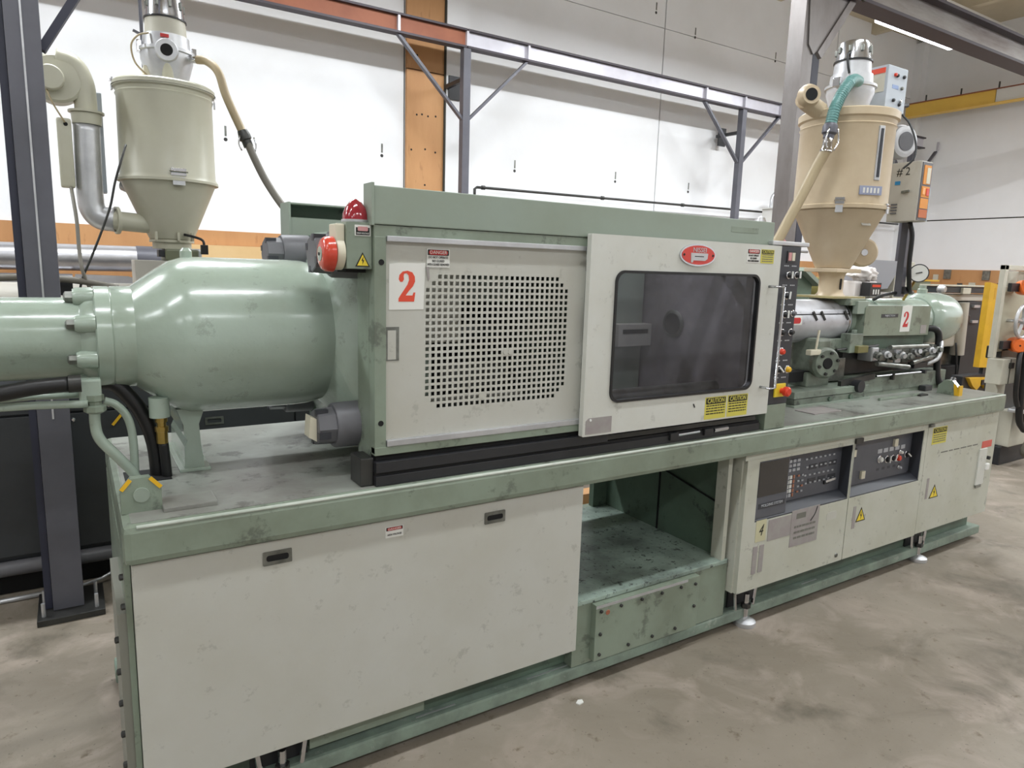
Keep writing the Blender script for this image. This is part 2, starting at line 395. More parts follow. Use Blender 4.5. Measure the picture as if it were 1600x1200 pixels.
# rear wall: tall precast panels with dark joints
wb = struct(MB().box(-9, 12.7, 7.12, 7.25, 0, 5.7).build('wall_back', SEAM))
xs = [-9, -4.2, -0.9, 3.079, 6.70, 10.35, 12.69]
for a, b in zip(xs, xs[1:]):
    for z0, z1 in ((0, 4.70), (4.705, 5.66)):
        MB().box(a+0.008, b-0.008, 7.10, 7.13, z0, z1-0.002).build('wall_panel', WALL, wb)
for (x, z) in ((6.53, 4.86), (7.25, 4.70), (8.91, 4.69), (1.30, 2.69), (2.83, 2.71), (4.47, 2.715), (6.0, 2.73), (7.32, 2.71), (10.6, 4.7), (8.3, 2.7), (0.2, 2.7)):
    MB().lathe([(0, 0.018), (0.004, 0.015)], (x, 7.10, z), (0, -1, 0), 8).build('insert_patch', DSTEEL, wb)
    MB().box(x-0.008, x+0.010, 7.097, 7.10, z+0.03, z+0.12).build('rust_streak_strip', MIDST, wb)
wr = struct(MB().box(12.72, 12.85, -6, 7.2, 0, 5.7).build('wall_right', SEAM))
for a, b in ((-6, -2.2), (-2.19, 1.8), (1.81, 4.6), (4.61, 7.1)):
    for z0, z1 in ((0, 2.615), (2.635, 5.66)):
        MB().box(12.70, 12.73, a, b, z0, z1).build('wall_panel', WALL, wr)
struct(MB().box(-9.1, -9, -6, 7.2, 0, 5.7).build('wall_left', WALL))
struct(MB().box(-9, 12.7, -6.1, -6, 0, 5.7).build('wall_front', WALL))
# plywood dado, the tall plywood strip, pilaster
ds = struct(MB().box(-9, 12.7, 7.075, 7.1, 0, 0.02).build('trim_1', SEAM))
for i in range(9):
    MB().box(-9+i*2.42, -9+i*2.42+2.41, 7.07, 7.098, 0, 1.85+0.008*math.sin(i*5)).build('plywood_sheet', WOOD, ds)
ts = struct(MB().box(3.08, 3.09, 7.06, 7.1, 0, 0.02).build('trim_2', SEAM))
for z0, z1 in ((1.85, 3.6), (3.61, 4.6), (4.61, 5.6)):
    q = MB().box(3.085, 3.515, 7.05, 7.09, z0, z1).build('plywood_sheet', WOOD, ts)
for (x, z) in ((3.2, 3.16), (3.26, 3.17), (3.33, 3.16), (3.42, 3.17), (3.14, 2.8), (3.3, 2.82), (3.42, 2.8), (3.2, 3.75), (3.3, 2.45)):
    MB().lathe([(0, 0.011), (0.003, 0.009)], (x, 7.05, z), (0, -1, 0), 8).build('nail_hole', DARK, ts)
pl = struct(MB().box(3.53, 3.80, 7.02, 7.1, 0, 5.6).build('trim_3', WALL))
MB().box(3.512, 3.532, 7.03, 7.1, 1.2, 5.6).build('seam_strip', SEAM, pl)
# dado along the right wall and its pale ledge
dr = struct(MB().box(12.66, 12.70, -6, 7.1, 0, 0.02).build('trim_4', SEAM))
for i in range(5):
    MB().box(12.665, 12.70, -6+i*2.62, -6+i*2.62+2.61, 0, 1.80+0.012*math.sin(i*3)).build('plywood_sheet', RUST if i % 2 else WOOD, dr)
struct(MB().box(12.55, 12.7, 6.95, 7.1, 0, 5.6).build('trim_5', WALL))
struct(MB().box(0.9, 1.95, 6.95, 7.06, 1.60, 1.72).build('trim_6', WOODP))

# ceiling strip lights
n_fix = 0
for ri, (ry, watt) in enumerate(ROWS):
    for fi, fx in enumerate(FIX_X):
        if fx > 10 and ri == 0: continue  # far-right fixtures in the other rows are unseen additions for the right wall
        where = ['in the row nearest the rear wall', 'in the middle row over the machine', 'in the front row behind the viewer'][ri]
        seen = (ri == 0 and abs(fx-7.7) < .1)
        t = thing('strip_light', (fx+FIX_L/2, ry, LAMP_Z), 'lit twin tube strip light showing just under the near runway beam' if seen else 'twin tube ceiling strip light outside the view',
                  'light', 'ceiling strip lights' if not seen else None)
        MB().box(fx, fx+FIX_L, ry-0.09, ry+0.09, LAMP_Z, LAMP_Z+0.07).build('housing', WHITE, t)
        MB().box(fx+0.01, fx+FIX_L-0.01, ry-0.065, ry+0.065, LAMP_Z-0.055, LAMP_Z, 0.012).build('lit_diffuser', TUBE, t)
        for k in (0.3, 1.3):
            MB().cyl((fx+k, ry, LAMP_Z+0.06), (fx+k, ry, 5.66), 0.006, 6).build('hanger', DSTEEL, t)

# ------------------------------------------------------------ rear crane runway by the wall
def ibeam(mb, x0, x1, y, z0, z1, w, t=0.012, tw=0.008):
    mb.box(x0, x1, y-w/2, y+w/2, z0, z0+t); mb.box(x0, x1, y-w/2, y+w/2, z1-t, z1); mb.box(x0, x1, y-tw, y+tw, z0+t, z1-t); return mb
t = thing('crane_runway', (3.55, 6.6, 0), 'rear crane runway of narrow columns braces and a thin beam along the white wall', 'runway')
for name, a, b, mm in (('rust_beam', -8.5, 3.52, RUST), ('pale_beam', 3.53, 12.2, RAILW)):
    o = MB().box(a, b, 6.592, 6.608, 3.785, 3.925).build(name, mm, t, 'rust red painted beam length' if mm is RUST else 'pale grey beam length')
    MB().box(a, b, 6.55, 6.65, 3.925, 3.945).build('top_flange', MILLD, o)
    MB().box(a, b, 6.55, 6.65, 3.765, 3.785).build('bottom_flange', MILLD, o)
for cx in (-0.70, 3.53, 7.72, 11.9):
    MB().box(cx-0.04, cx+0.04, 6.56, 6.64, 0, 3.765).build('column', COLM, t)
    for s_ in (-1, 1):
        MB().bar((cx+s_*0.03, 6.6, 3.08), (cx+s_*0.74, 6.6, 3.77), 0.05, 0.025).build('brace', COLM, t)
        MB().box(cx+s_*0.74-0.012, cx+s_*0.74+0.012, 6.555, 6.592, 3.785, 3.925).build('stiffener', RAILW if cx > 1 else RUST, t)
    MB().box(cx-0.012, cx+0.012, 6.555, 6.592, 3.785, 3.925).build('stiffener', RAILW, t)
    k = MB().box(cx-0.02, cx+0.02, 6.64, 7.02, 3.46, 3.50).build('wall_tie', BLACK, t)
    MB().box(cx+0.02, cx+0.16, 7.0, 7.02, 3.36, 3.60).build('tie_plate', BLACK, t)

# ------------------------------------------------------------ near crane runway (behind the machine)
t = thing('crane_runway', (4.7, 3.55, 0), 'near crane runway with two heavy steel columns and a deep scuffed beam', 'runway')
o = MB().box(-8.5, 12.3, 3.538, 3.562, 3.74, 3.94).build('beam_web', MILL, t)
MB().box(-8.5, 12.3, 3.46, 3.64, 3.94, 3.965).build('top_flange', MILLD, t)
MB().box(-8.5, 12.3, 3.46, 3.64, 3.715, 3.74).build('bottom_flange', MILLD, t)
# left column: tube with a welded strip and an open channel behind, on a base plate
c = MB().box(-0.155, -0.038, 3.50, 3.62, 0.03, 3.715).build('column', COLM, t)
MB().box(-0.102, -0.095, 3.494, 3.50, 0.9, 3.7).build('weld_line', ALU, c)
MB().box(-0.185, -0.158, 3.53, 3.66, 0.03, 3.715).build('side_channel', COLN, c)
bp = MB().box(-0.215, 0.042, 3.42, 3.72, 0, 0.028, 0.003).build('base_plate', DSTEEL, t)
for px in (-0.19, 0.01):
    for py in (3.46, 3.60): MB().cyl((px, py, 0.02), (px, py, 0.09), 0.008, 8).build('anchor_bolt', ALU, bp)
MB().bar((-0.04, 3.56, 2.41), (0.72, 3.56, 3.72), 0.05, 0.03).build('brace', COLN, t)
MB().bar((-0.15, 3.56, 2.41), (-0.9, 3.56, 3.72), 0.05, 0.03).build('brace', COLN, t)
# right column
c = MB().box(4.68, 4.81, 3.50, 3.62, 0, 3.70).build('column', COLR, t, 'scuffed bare steel column')
MB().box(4.672, 4.680, 3.49, 3.625, 0, 3.70).build('flange', COLR, c)
MB().box(4.90, 4.98, 3.56, 3.66, 0, 3.70).build('dark_post', COLN, t)
MB().prism([(4.70, 3.70), (5.24, 3.70), (5.14, 3.60), (4.90, 3.30), (4.80, 3.24), (4.74, 3.30)], 0.012, lambda u, v, w: Vector((u, 3.50-w, v))).build('gusset', COLR, t)
g = MB().bar((4.86, 3.49, 3.24), (5.22, 3.49, 3.70), 0.03, 0.06).build('knee_brace', COLR, t)
for (bx, bz) in ((4.64, 3.64), (4.70, 3.66), (5.30, 3.72)):
    MB().lathe([(0, 0.022), (0.02, 0.022)], (bx, 3.46, bz), (0, -1, 0), 6, smooth=False).build('bolt', DSTEEL, t)
MB().box(4.5, 5.25, 3.44, 3.66, 3.69, 3.715).build('cap_plate', MILLD, t)

# yellow crane bridge against the right wall
t = thing('crane_bridge', (12.3, 5, 4.3), 'yellow crane bridge girder high against the right hand wall', 'crane')
MB().box(12.28, 12.36, 5.62, 7.0, 4.345, 4.54).build('girder', YELC, t)
MB().box(12.28, 12.36, -4, 5.61, 4.345, 4.54).build('girder', WHITE, t, 'girder length whitened to imitate lamp glare')  # lamp glare on the yellow girder put in as white colour
MB().box(12.26, 12.40, -4, 7.0, 4.54, 4.556).build('top_flange', RUST, t)
MB().box(12.25, 12.41, -4, 7.0, 4.335, 4.347).build('bottom_flange', YELC, t)
for k in range(4): MB().cyl((12.32, 6.7-k*0.55, 4.55), (12.32, 6.7-k*0.55, 4.66), 0.012, 6).build('cable_hook', DSTEEL, t)

# small pipe run on the rear wall
t = thing('air_pipe', (3.9, 7.0, 2.45), 'thin dark steel air pipe running level along the white rear wall', 'pipe')
MB().tube([(3.87, 6.97, 2.30), (3.87, 6.97, 2.452), (3.90, 6.97, 2.472), (4.1, 6.97, 2.475), (9.0, 6.97, 2.53), (12.4, 6.97, 2.56)], 0.016, 8, 1).build('pipe', DSTEEL, t)
for x, z in ((3.98, 2.474), (5.7, 2.493), (7.1, 2.508)): MB().cyl((x-0.02, 6.97, z), (x+0.02, 6.97, z+0.0005), 0.024, 8).build('coupling', DSTEEL, t)

# galvanised ducts by the rear wall at the left
t = thing('air_duct', (0, 6.8, 1.5), 'fat silver foil air duct ending in a dark sleeve by the rear wall', 'duct')
MB().cyl((-6, 6.8, 1.56), (0.49, 6.8, 1.575), 0.108, 28).build('duct_tube', DUCTM, t)
s_ = MB().cyl((0.49, 6.8, 1.575), (0.78, 6.8, 1.575), 0.112, 28).build('dark_sleeve', COLM, t)
MB().box(0.70, 0.80, 6.66, 6.70, 1.53, 1.60).build('clip', BLACK, t)
t = thing('air_duct', (0, 6.6, 1.3), 'lower thinner silver duct with a flattened tapering end', 'duct')
MB().cyl((-6, 6.76, 1.36), (0.02, 6.76, 1.38), 0.062, 22).build('duct_tube', DUCTM, t)
MB().prism([(0.0, 1.31), (0.04, 1.44), (0.42, 1.43), (0.56, 1.37), (0.42, 1.31)], 0.12, lambda u, v, w: Vector((u, 6.82-w, v))).build('flattened_end', DUCTM, t)

# ============================================================ THE MACHINE, bed and base
YB, ZT = 1.86, 0.942                          # bed front and bed top
t = thing('machine_base', (2.4, 2.36, 0), 'long pale green steel machine bed with open bay, white left panel and levelling feet', 'machine')
base = t
bd = MB().box(0.068, 4.71, YB, 2.87, 0.838, ZT, 0.018).build('bed_plate', GREEN, t)
MB().box(0.09, 4.69, YB+0.024, 2.85, ZT-0.001, ZT+0.001).build('bed_top_paint', GREENB, bd)
MB().box(0.10, 0.222, 2.349-0.12, 2.36, ZT+0.0015, ZT+0.003).build('pipe_opening', DARK, bd)
MB().cyl((0.10, YB+0.0045, ZT-0.0045), (4.69, YB+0.0045, ZT-0.0045), 0.0052, 8).build('worn_highlight_edge', mat('worn_highlight_paint', (206, 212, 202), 0.3, dirt=(150, 162, 148), damt=0.9, dscale=3), bd)  # pale strip: worn edge with its highlight line painted in
# body boxes with the open bay between
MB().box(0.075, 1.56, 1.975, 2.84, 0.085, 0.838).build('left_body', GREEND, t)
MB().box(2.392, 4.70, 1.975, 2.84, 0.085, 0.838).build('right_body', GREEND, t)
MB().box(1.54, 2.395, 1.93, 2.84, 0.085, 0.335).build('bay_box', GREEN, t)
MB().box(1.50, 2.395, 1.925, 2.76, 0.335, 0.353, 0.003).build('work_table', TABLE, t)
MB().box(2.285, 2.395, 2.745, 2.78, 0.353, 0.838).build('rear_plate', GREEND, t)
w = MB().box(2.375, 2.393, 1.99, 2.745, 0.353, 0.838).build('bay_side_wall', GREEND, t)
MB().box(2.372, 2.376, 2.35, 2.36, 0.353, 0.838).build('wall_seam', DARK, w)
MB().bar((2.37, 1.99, 0.60), (2.37, 2.745, 0.74), 0.006).build('cable', DARK, w)
MB().box(2.352, 2.376, 1.93, 1.99, 0.353, 0.838).build('bay_corner_post', CREAMC, t)
# left end: narrow green face plate with rows of bolts
MB().box(0.068, 0.082, 1.90, 2.84, 0.05, 0.838).build('end_plate', GREEN, t)
MB().box(0.048, 0.068, 1.905, 2.3, 0.05, 0.70).build('end_cover', mat('dull_grey_cover', (128, 128, 118), 0.55), t)
bolts(t, [(0.066, 1.90+0.003, z) for z in (0.72, 0.80)], 0.009, 0.01, 'x')
bolts(t, [(0.048, 1.93, 0.08+0.09*k) for k in range(7)], 0.009, 0.01, 'x')
# base rail
r_ = MB().box(0.05, 4.78, 1.93, 2.06, 0.028, 0.082, 0.010).build('base_rail', RAILG, t)
MB().box(0.05, 4.78, 2.75, 2.86, 0.028, 0.082, 0.010).build('base_rail', RAILG, t)
MB().box(0.52, 0.53, 1.965, 1.976, 0.085, 0.25).build('body_seam', DARK, t)
MB().box(0.54, 0.93, 1.955, 1.976, 0.10, 0.135).build('body_strip', GREEN, t)
for x0, x1 in ((0.9, 1.05), (1.35, 1.6), (2.15, 2.3), (3.0, 3.12)):
    MB().box(x0, x1, 1.952, 1.958, 0.081, 0.0835).build('scraped_edge', ALU, r_)
# box cover with bolts in the bay
cv = MB().box(1.626, 2.19, 1.90, 1.93, 0.10, 0.332, 0.002).build('box_cover', GREEN, t)
MB().box(1.626, 2.12, 1.8995, 1.9005, 0.318, 0.330).build('scraped_edge', ALU, cv)
bolts(cv, [(1.65, 1.90, 0.305), (1.75, 1.90, 0.305), (1.86, 1.90, 0.305), (1.97, 1.90, 0.305), (2.08, 1.90, 0.305), (2.165, 1.90, 0.30), (2.165, 1.90, 0.20),
           (1.65, 1.90, 0.21), (1.65, 1.90, 0.125), (1.80, 1.90, 0.125), (1.93, 1.90, 0.125), (2.06, 1.90, 0.125)], 0.007, 0.008)
MB().lathe([(0, 0.011), (0.002, 0.009)], (1.685, 1.90, 0.292), (0, -1, 0), 10).build('rust_spot', RUST, cv)
# levelling feet
for fx in (0.45, 2.55, 4.05):
    f = MB().lathe([(0, 0.050), (0.008, 0.052), (0.020, 0.050), (0.028, 0.034), (0.034, 0.020)], (fx, 1.93, 0), 'z', 28).build('levelling_foot', ALU, t)
    MB().cyl((fx, 1.93, 0.03), (fx, 1.93, 0.15), 0.012, 10).build('foot_screw', CHROME, f)
    MB().lathe([(0, 0.022), (0.02, 0.022)], (fx, 1.93, 0.083), 'z', 6, smooth=False).build('nut', DSTEEL, f)
    for dx in (-0.06, 0.06): MB().cyl((fx+dx, 1.94, 0.08), (fx+dx*1.2, 1.94, 0.165), 0.009, 8).build('clamp_bolt', CHROME, f)
    MB().box(fx-0.085, fx+0.085, 1.965, 1.975, 0.085, 0.19).build('dark_pocket', BLACK, f)
# white left panel
p = MB().box(0.084, 1.518, 1.88, 1.905, 0.190, 0.834, 0.002).build('front_panel', CREAM, t, 'large off-white side panel')
for x0, z0 in ((0.401, 0.765), (1.107, 0.760)):
    h = MB()
    ring_plate(h, rrect(x0, x0+0.079, z0, z0+0.040, 0.003), rrect(x0+0.009, x0+0.070, z0+0.011, z0+0.029, 0.007), 1.877, 1.8805)
    h = h.build('recessed_handle', MIDST, p)
    MB().prism(rrect(x0+0.008, x0+0.071, z0+0.010, z0+0.030, 0.007), 0.0008, front(1.8803)).build('handle_slot', DARK, h)
q, w_, h_ = sign(p, 0.760, 0.818, 0.778, 0.812, 1.880, 'danger')
MB().text('HIGH VOLTAGE', 0.789, 0.787, 1.8785, 0.0085, sx=0.75).build('lettering', INK, q)
# lifting lugs
def lug(x0, y, flip=False):
    w = 0.095
    l = MB().prism([(x0, ZT), (x0+w, ZT), (x0+w, ZT+0.060), (x0+w*0.72, ZT+0.092), (x0+w*0.26, ZT+0.092), (x0, ZT+0.062)], 0.028, front(y+0.028)).build('lifting_lug', GREEN, base)
    MB().cyl((x0+w/2, y+0.001, ZT+0.048), (x0+w/2, y-0.008, ZT+0.048), 0.019, 20).build('lug_pin', GREENH, l)
    MB().bar((x0+w*0.73, y-0.001, ZT+0.090), (x0+w*0.99, y-0.001, ZT+0.062), 0.003, 0.010).build('yellow_edge', ORANGE if flip else YELB, l)
    MB().bar((x0+w*0.25, y-0.001, ZT+0.090), (x0+w*0.02, y-0.001, ZT+0.064), 0.003, 0.010).build('yellow_edge', YELB, l)
lug(0.074, 1.965)
MB().box(0.168, 0.30, 1.93, 2.03, ZT, ZT+0.014, 0.003).build('pad_plate', GREENB, base)
# right lug stands across the bed
l = MB().prism([(1.955, ZT), (2.075, ZT), (2.07, ZT+0.05), (2.035, ZT+0.085), (1.995, ZT+0.085), (1.96, ZT+0.05)], 0.035, lambda u, v, w: Vector((4.32+w, u, v))).build('lifting_lug', GREEN, base)
MB().box(4.318, 4.3565, 1.95, 1.958, ZT, ZT+0.06).build('yellow_edge', YELB, l)
MB().prism([(1.958, ZT), (1.975, ZT), (1.985, ZT+0.07), (1.96, ZT+0.05)], 0.002, lambda u, v, w: Vector((4.3185-w, u, v))).build('yellow_edge', YELB, l)

# ------------------------------------------------------------ control cabinet
t = thing('control_cabinet', (3.5, 1.95, 0.2), 'cream electrical cabinet with recessed slate consoles under the right half of the bed', 'cabinet')
cabt = t
MB().box(2.402, 4.694, 1.965, 1.974, 0.20, 0.822).build('back_frame', CREAMC, t)
MB().box(2.402, 2.416, 1.90, 1.965, 0.20, 0.822).build('side_frame', CREAMC, t)
MB().box(2.40, 4.694, 1.883, 1.965, 0.812, 0.836).build('top_rail', CREAMC, t)
def door(x0, x1, z0, z1, recess):
    """door leaf with a rectangular console opening"""
    if recess is None:
        return MB().box(x0, x1, 1.880, 1.902, z0, z1, 0.002).build('cabinet_door', CREAMC, t)
    a, b, c, d = recess; mb = MB()
    mb.box(x0, a, 1.880, 1.902, z0, z1); mb.box(b, x1, 1.880, 1.902, z0, z1)
    mb.box(a, b, 1.880, 1.902, z0, c); mb.box(a, b, 1.880, 1.902, d, z1)
    return mb.build('cabinet_door', CREAMC, t)
d1 = door(2.412, 3.196, 0.200, 0.812, (2.492, 3.190, 0.520, 0.798))
d2 = door(3.202, 3.880, 0.200, 0.812, (3.206, 3.846, 0.521, 0.804))
d3 = door(3.884, 4.690, 0.205, 0.814, None)
def console(parent, a, b, c, d, yb):
    # tray: back face deep at the top, sloping shelf at the bottom
    for x in (a, b):
        MB().prism([(1.884, c), (1.884, d), (1.955, d), (1.955, c+0.05)], 0.004, lambda u, v, w, x=x: Vector((x-0.002+w, u, v))).build('console_cheek', GREYD, parent)
    MB().box(a, b, 1.884, 1.955, d-0.004, d).build('console_hood', GREYD, parent)
    MB().prism([(1.955, c+0.05), (1.955, c+0.046), (1.882, c), (1.882, c+0.006)], b-a, lambda u, v, w: Vector((a+w, u, v))).build('console_sill', GREYD, parent)
    return MB().box(a, b, yb, yb+0.004, c+0.02, d).build('console_panel', GREYP, parent)
cp = console(d1, 2.492, 3.190, 0.520, 0.798, 1.935)
# screen block stands nearly flush on the left
MB().box(2.494, 2.712, 1.886, 1.934, 0.530, 0.795, 0.003).build('screen_block', GREYP, d1)
MB().box(2.503, 2.702, 1.8845, 1.887, 0.632, 0.790).build('screen', SCREEN, d1)
MB().box(2.516, 2.698, 1.8845, 1.887, 0.576, 0.600).build('name_plate', GREYD, d1)
MB().text('MOLDING SYSTEM', 2.607, 0.588, 1.8835, 0.019, sx=0.95).build('lettering', LTXT, d1)
# keypads
def key(x, z, w, h, m, y=1.934): MB().box(x, x+w, y-0.004, y, z, z+h).build('key', m, d1)
for i in range(4):
    for j in range(3): key(2.738+i*0.031, 0.744-j*0.022, 0.022, 0.013, LTXT)
for i in range(3):
    for j in range(5): key(2.738+i*0.024, 0.664-j*0.022, 0.017, 0.016, WHITE if j < 4 else LTXT)
KEYR = mat('faded_orange_key', (176, 118, 92), 0.5)
for j in range(5): key(2.738+0.074, 0.664-j*0.022, 0.010, 0.016, KEYR)
for i in range(2):
    for j in range(4): key(2.846+i*0.03, 0.668-j*0.026, 0.014, 0.008, LTXT if (i+j) % 3 else KEYR)
for i in range(7):
    for j in range(4): key(2.895+i*0.036+(j % 2)*0.01, 0.742-j*0.040, 0.014, 0.007, LTXT)
mb = MB()
for i in range(3):
    for j in range(2): mb.box(2.93+i*0.08, 2.99+i*0.08, 1.9335, 1.935, 0.690-j*0.07, 0.716-j*0.07)
mb.build('key_field', GREYD, d1)
kk = MB().box(3.06, 3.10, 1.928, 1.935, 0.600, 0.622).build('handle_seat', BLACK, d1)
MB().bar((3.055, 1.922, 0.618), (3.135, 1.922, 0.624), 0.008, 0.012).build('door_handle', STEEL, d1)
cp2 = console(d2, 3.206, 3.846, 0.521, 0.804, 1.940)
MB().box(3.225, 3.82, 1.934, 1.940, 0.545, 0.80).build('control_plate', GREYP, d2)
s_ = MB().box(3.25, 3.305, 1.926, 1.934, 0.705, 0.755).build('rocker_switch', BLACK, d2)
MB().box(3.258, 3.297, 1.922, 1.926, 0.712, 0.748).build('rocker_plate', IVORY, s_)
for x, z in ((3.645, 0.725), (3.365, 0.585)):
    MB().box(x, x+0.032, 1.922, 1.934, z, z+0.040).build('toggle_plate', IVORY, d2)
def knob(parent, x, y, z, r=0.014, m=None, lever=True, ang=0.0, bez=None, cap=None):
    k = MB().lathe([(0, r*1.25), (0.004, r*1.25), (0.006, r*1.0)], (x, y, z), (0, -1, 0), 18).build('selector_bezel', bez or CHROME, parent)
    MB().lathe([(0.004, r*0.95), (0.016, r*0.85), (0.020, r*0.6)], (x, y, z), (0, -1, 0), 16).build('knob_cap', m or BLACK, k)
    if lever:
        dx, dz = math.sin(ang), math.cos(ang)
        MB().bar((x-dx*r, y-0.022, z-dz*r), (x+dx*r*1.3, y-0.022, z+dz*r*1.3), 0.006, 0.005, up=(0, 1, 0)).build('pointer', cap or WHITE, k)
    return k
knob(d2, 3.53, 1.934, 0.668, 0.016, WHITE, False); knob(d2, 3.60, 1.934, 0.660, 0.016, BLACK, True, 0.1)
knob(d2, 3.655, 1.934, 0.660, 0.014, BLACK, True, 0.6); knob(d2, 3.705, 1.934, 0.655, 0.017, REDB, False); knob(d2, 3.722, 1.934, 0.685, 0.010, WHITE, False)
knob(d2, 3.79, 1.934, 0.664, 0.016, BLACK, True, -1.0); knob(d2, 3.725, 1.934, 0.60, 0.009, LTXT, False)
for k in range(5):
    MB().box(3.51+k*0.055, 3.55+k*0.055, 1.9335, 1.9345, 0.70, 0.722).build('label_strip', LTXT, d2)
    MB().box(3.515+k*0.052, 3.54+k*0.052, 1.9335, 1.9345, 0.606, 0.620).build('label_strip', GREYD, d2)
# catches, stickers, vents
MB().box(3.20, 3.262, 1.872, 1.882, 0.800, 0.826, 0.002).build('latch', DSTEEL, t)
MB().box(3.885, 3.93, 1.870, 1.882, 0.816, 0.832, 0.002).build('latch', MIDST, t)
tri_sign(d2, 3.324, 0.382, 0.086, 0.075, 1.880); MB().box(3.252, 3.276, 1.8785, 1.880, 0.352, 0.470).build('vertical_label', STICK, d2)
tri_sign(d3, 4.031, 0.396, 0.100, 0.078, 1.880); MB().box(3.940, 3.962, 1.8785, 1.880, 0.400, 0.520).build('vertical_label', STICK, d3)
q, w_, h_ = sign(d3, 3.935, 4.085, 0.712, 0.806, 1.880, 'caution', 'caution_label'); small_lines(q, 3.945, 4.075, 0.72, 0.77, 1.8785, 4)
MB().box(4.525, 4.645, 1.8785, 1.880, 0.625, 0.666).build('red_sticker', mat('faded_red_sticker', (206, 98, 86), 0.6), d3)
lk = MB().box(4.50, 4.59, 1.872, 1.881, 0.40, 0.622, 0.002).build('lock_plate', CREAMD, d3)
MB().cyl((4.605, 1.876, 0.56), (4.605, 1.860, 0.56), 0.011, 12).build('lock', BLACK, d3)
MB().box(4.588, 4.625, 1.862, 1.880, 0.485, 0.525, 0.006).build('hinge_knob', WHITE, d3)
MB().box(4.50, 4.56, 1.868, 1.880, 0.385, 0.400).build('hinge', MIDST, d3)
small_lines(d3, 4.05, 4.47, 0.648, 0.664, 1.8797, 1)
for x in (2.498, 2.542): MB().box(x, x+0.030, 1.878, 1.880, 0.275, 0.405).build('vent_strip', STICK, d1)
MB().box(2.505, 2.575, 1.8785, 1.880, 0.425, 0.525).build('paper_label', mat('aged_paper', (196, 192, 158), 0.6), d1)
MB().text('4', 2.538, 0.475, 1.878, 0.075, shear=0.3, sx=0.75).build('lettering', INK, d1)
MB().box(2.590, 2.752, 1.8785, 1.880, 0.415, 0.515).build('grey_sticker', STICK, d1)
q = MB().box(2.755, 2.965, 1.8785, 1.880, 0.352, 0.530).build('data_plate', STICK, d1); small_lines(q, 2.78, 2.94, 0.38, 0.46, 1.8784, 3)
MB().box(2.79, 2.86, 1.878, 1.8786, 0.485, 0.512).build('dark_stamp', TXT, q)
MB().tube([(2.90, 1.8775, 0.46), (2.93, 1.8775, 0.49), (2.945, 1.8775, 0.525)], 0.002, 6).build('scrawl', INK, q)
MB().lathe([(0, 0.012), (0.004, 0.010)], (3.145, 1.880, 0.235), (0, -1, 0), 14).build('lock', MIDST, d1)
MB().prism(rrect(3.03, 3.11, 0.435, 0.475, 0.01), 0.0008, front(1.880)).build('faint_sticker', CREAM, d1)

# ============================================================ CLAMP CYLINDER
YC, ZC = 2.36, 1.362
t = thing('clamp_cylinder', (0.45, YC, ZT), 'huge pale green cast clamp cylinder lying on the left end of the bed', 'cylinder')
cyl = t
MB().lathe([(-1.0, 0.116), (0.985, 0.116), (1.0, 0.13), (1.03, 0.135)], (-0.97, YC, ZC), 'x', 56).build('piston_housing', GREENC, t)
MB().lathe([(0, 0.142), (0.004, 0.149), (0.040, 0.149), (0.043, 0.1465), (0.047, 0.149), (0.100, 0.150)], (0.050, YC, ZC), 'x', 64).build('neck_collar', GREENC, t)
MB().lathe([(0, 0.150), (0.012, 0.160), (0.06, 0.196), (0.105, 0.226), (0.14, 0.238), (0.18, 0.241), (0.45, 0.241), (0.50, 0.239), (0.53, 0.232), (0.56, 0.226), (0.63, 0.226)], (0.148, YC, ZC), 'x', 80).build('cylinder_body', GREENC, t)
for k in range(8):
    a = PI/8 + k*PI/4
    c = Vector((0, YC+0.128*math.cos(a), ZC+0.128*math.sin(a)))
    e = MB().lathe([(0, 0.020), (0.008, 0.024), (0.05, 0.026)], (0.002, c.y, c.z), 'x', 14).build('flange_lug', GREENC, t)
    MB().lathe([(0, 0.006), (0.004, 0.014), (0.024, 0.014)], (-0.020, c.y, c.z), 'x', 6, smooth=False).build('bolt_head', MIDST, e)
# mounting foot under the cylinder
MB().prism([(0.262, ZT), (0.325, ZT), (0.322, 0.965), (0.315, 1.03), (0.312, 1.09), (0.33, 1.14), (0.25, 1.14), (0.268, 1.09), (0.268, 1.055), (0.277, 1.04), (0.268, 1.02), (0.267, 0.965)], 0.34, lambda u, v, w: Vector((u, 2.30+w, v))).build('support_foot', GREENC, t)
MB().box(0.250, 0.340, 2.285, 2.66, ZT, 0.952, 0.002).build('foot_plate', GREENC, t)
MB().lathe([(0, 0.028), (0.06, 0.028)], (0.20, 2.26, 1.13), 'z', 18).build('port_boss', GREENC, t)
# rear platen: square-to-round transition growing out of the cylinder
def loft(mb, x0, r, x1, hy, hz, n=48):
    tt = bmesh.new(); A = []; q = n//4
    for i in range(n):
        a = 2*PI*i/n; A.append(tt.verts.new((x0, YC+r*math.cos(a), ZC+r*math.sin(a))))
    B = [tt.verts.new((x1, YC+sy*hy, ZC+sz*hz)) for sy, sz in ((1, 1), (-1, 1), (-1, -1), (1, -1))]
    for c in range(4):
        for k in range(q):
            i = c*q+k; f = tt.faces.new((A[i], A[(i+1) % n], B[c])); f.smooth = False
        tt.faces.new((A[(c*q+q) % n], B[(c+1) % 4], B[c]))
    tt.faces.new(B); bmesh.ops.recalc_face_normals(tt, faces=tt.faces[:]); mb._join(tt); return mb
loft(MB(), 0.69, 0.222, 0.80, 0.335, 0.345).build('platen_flare', GREENC, t)
MB().box(0.80, 0.98, 2.02, 2.70, 1.01, 1.71, 0.008).build('rear_platen', GREENC, t)
for sy in (2.03, 2.62):
    MB().box(0.80, 0.95, sy, sy+0.08, ZT, 1.02).build('platen_foot', GREEN, t)
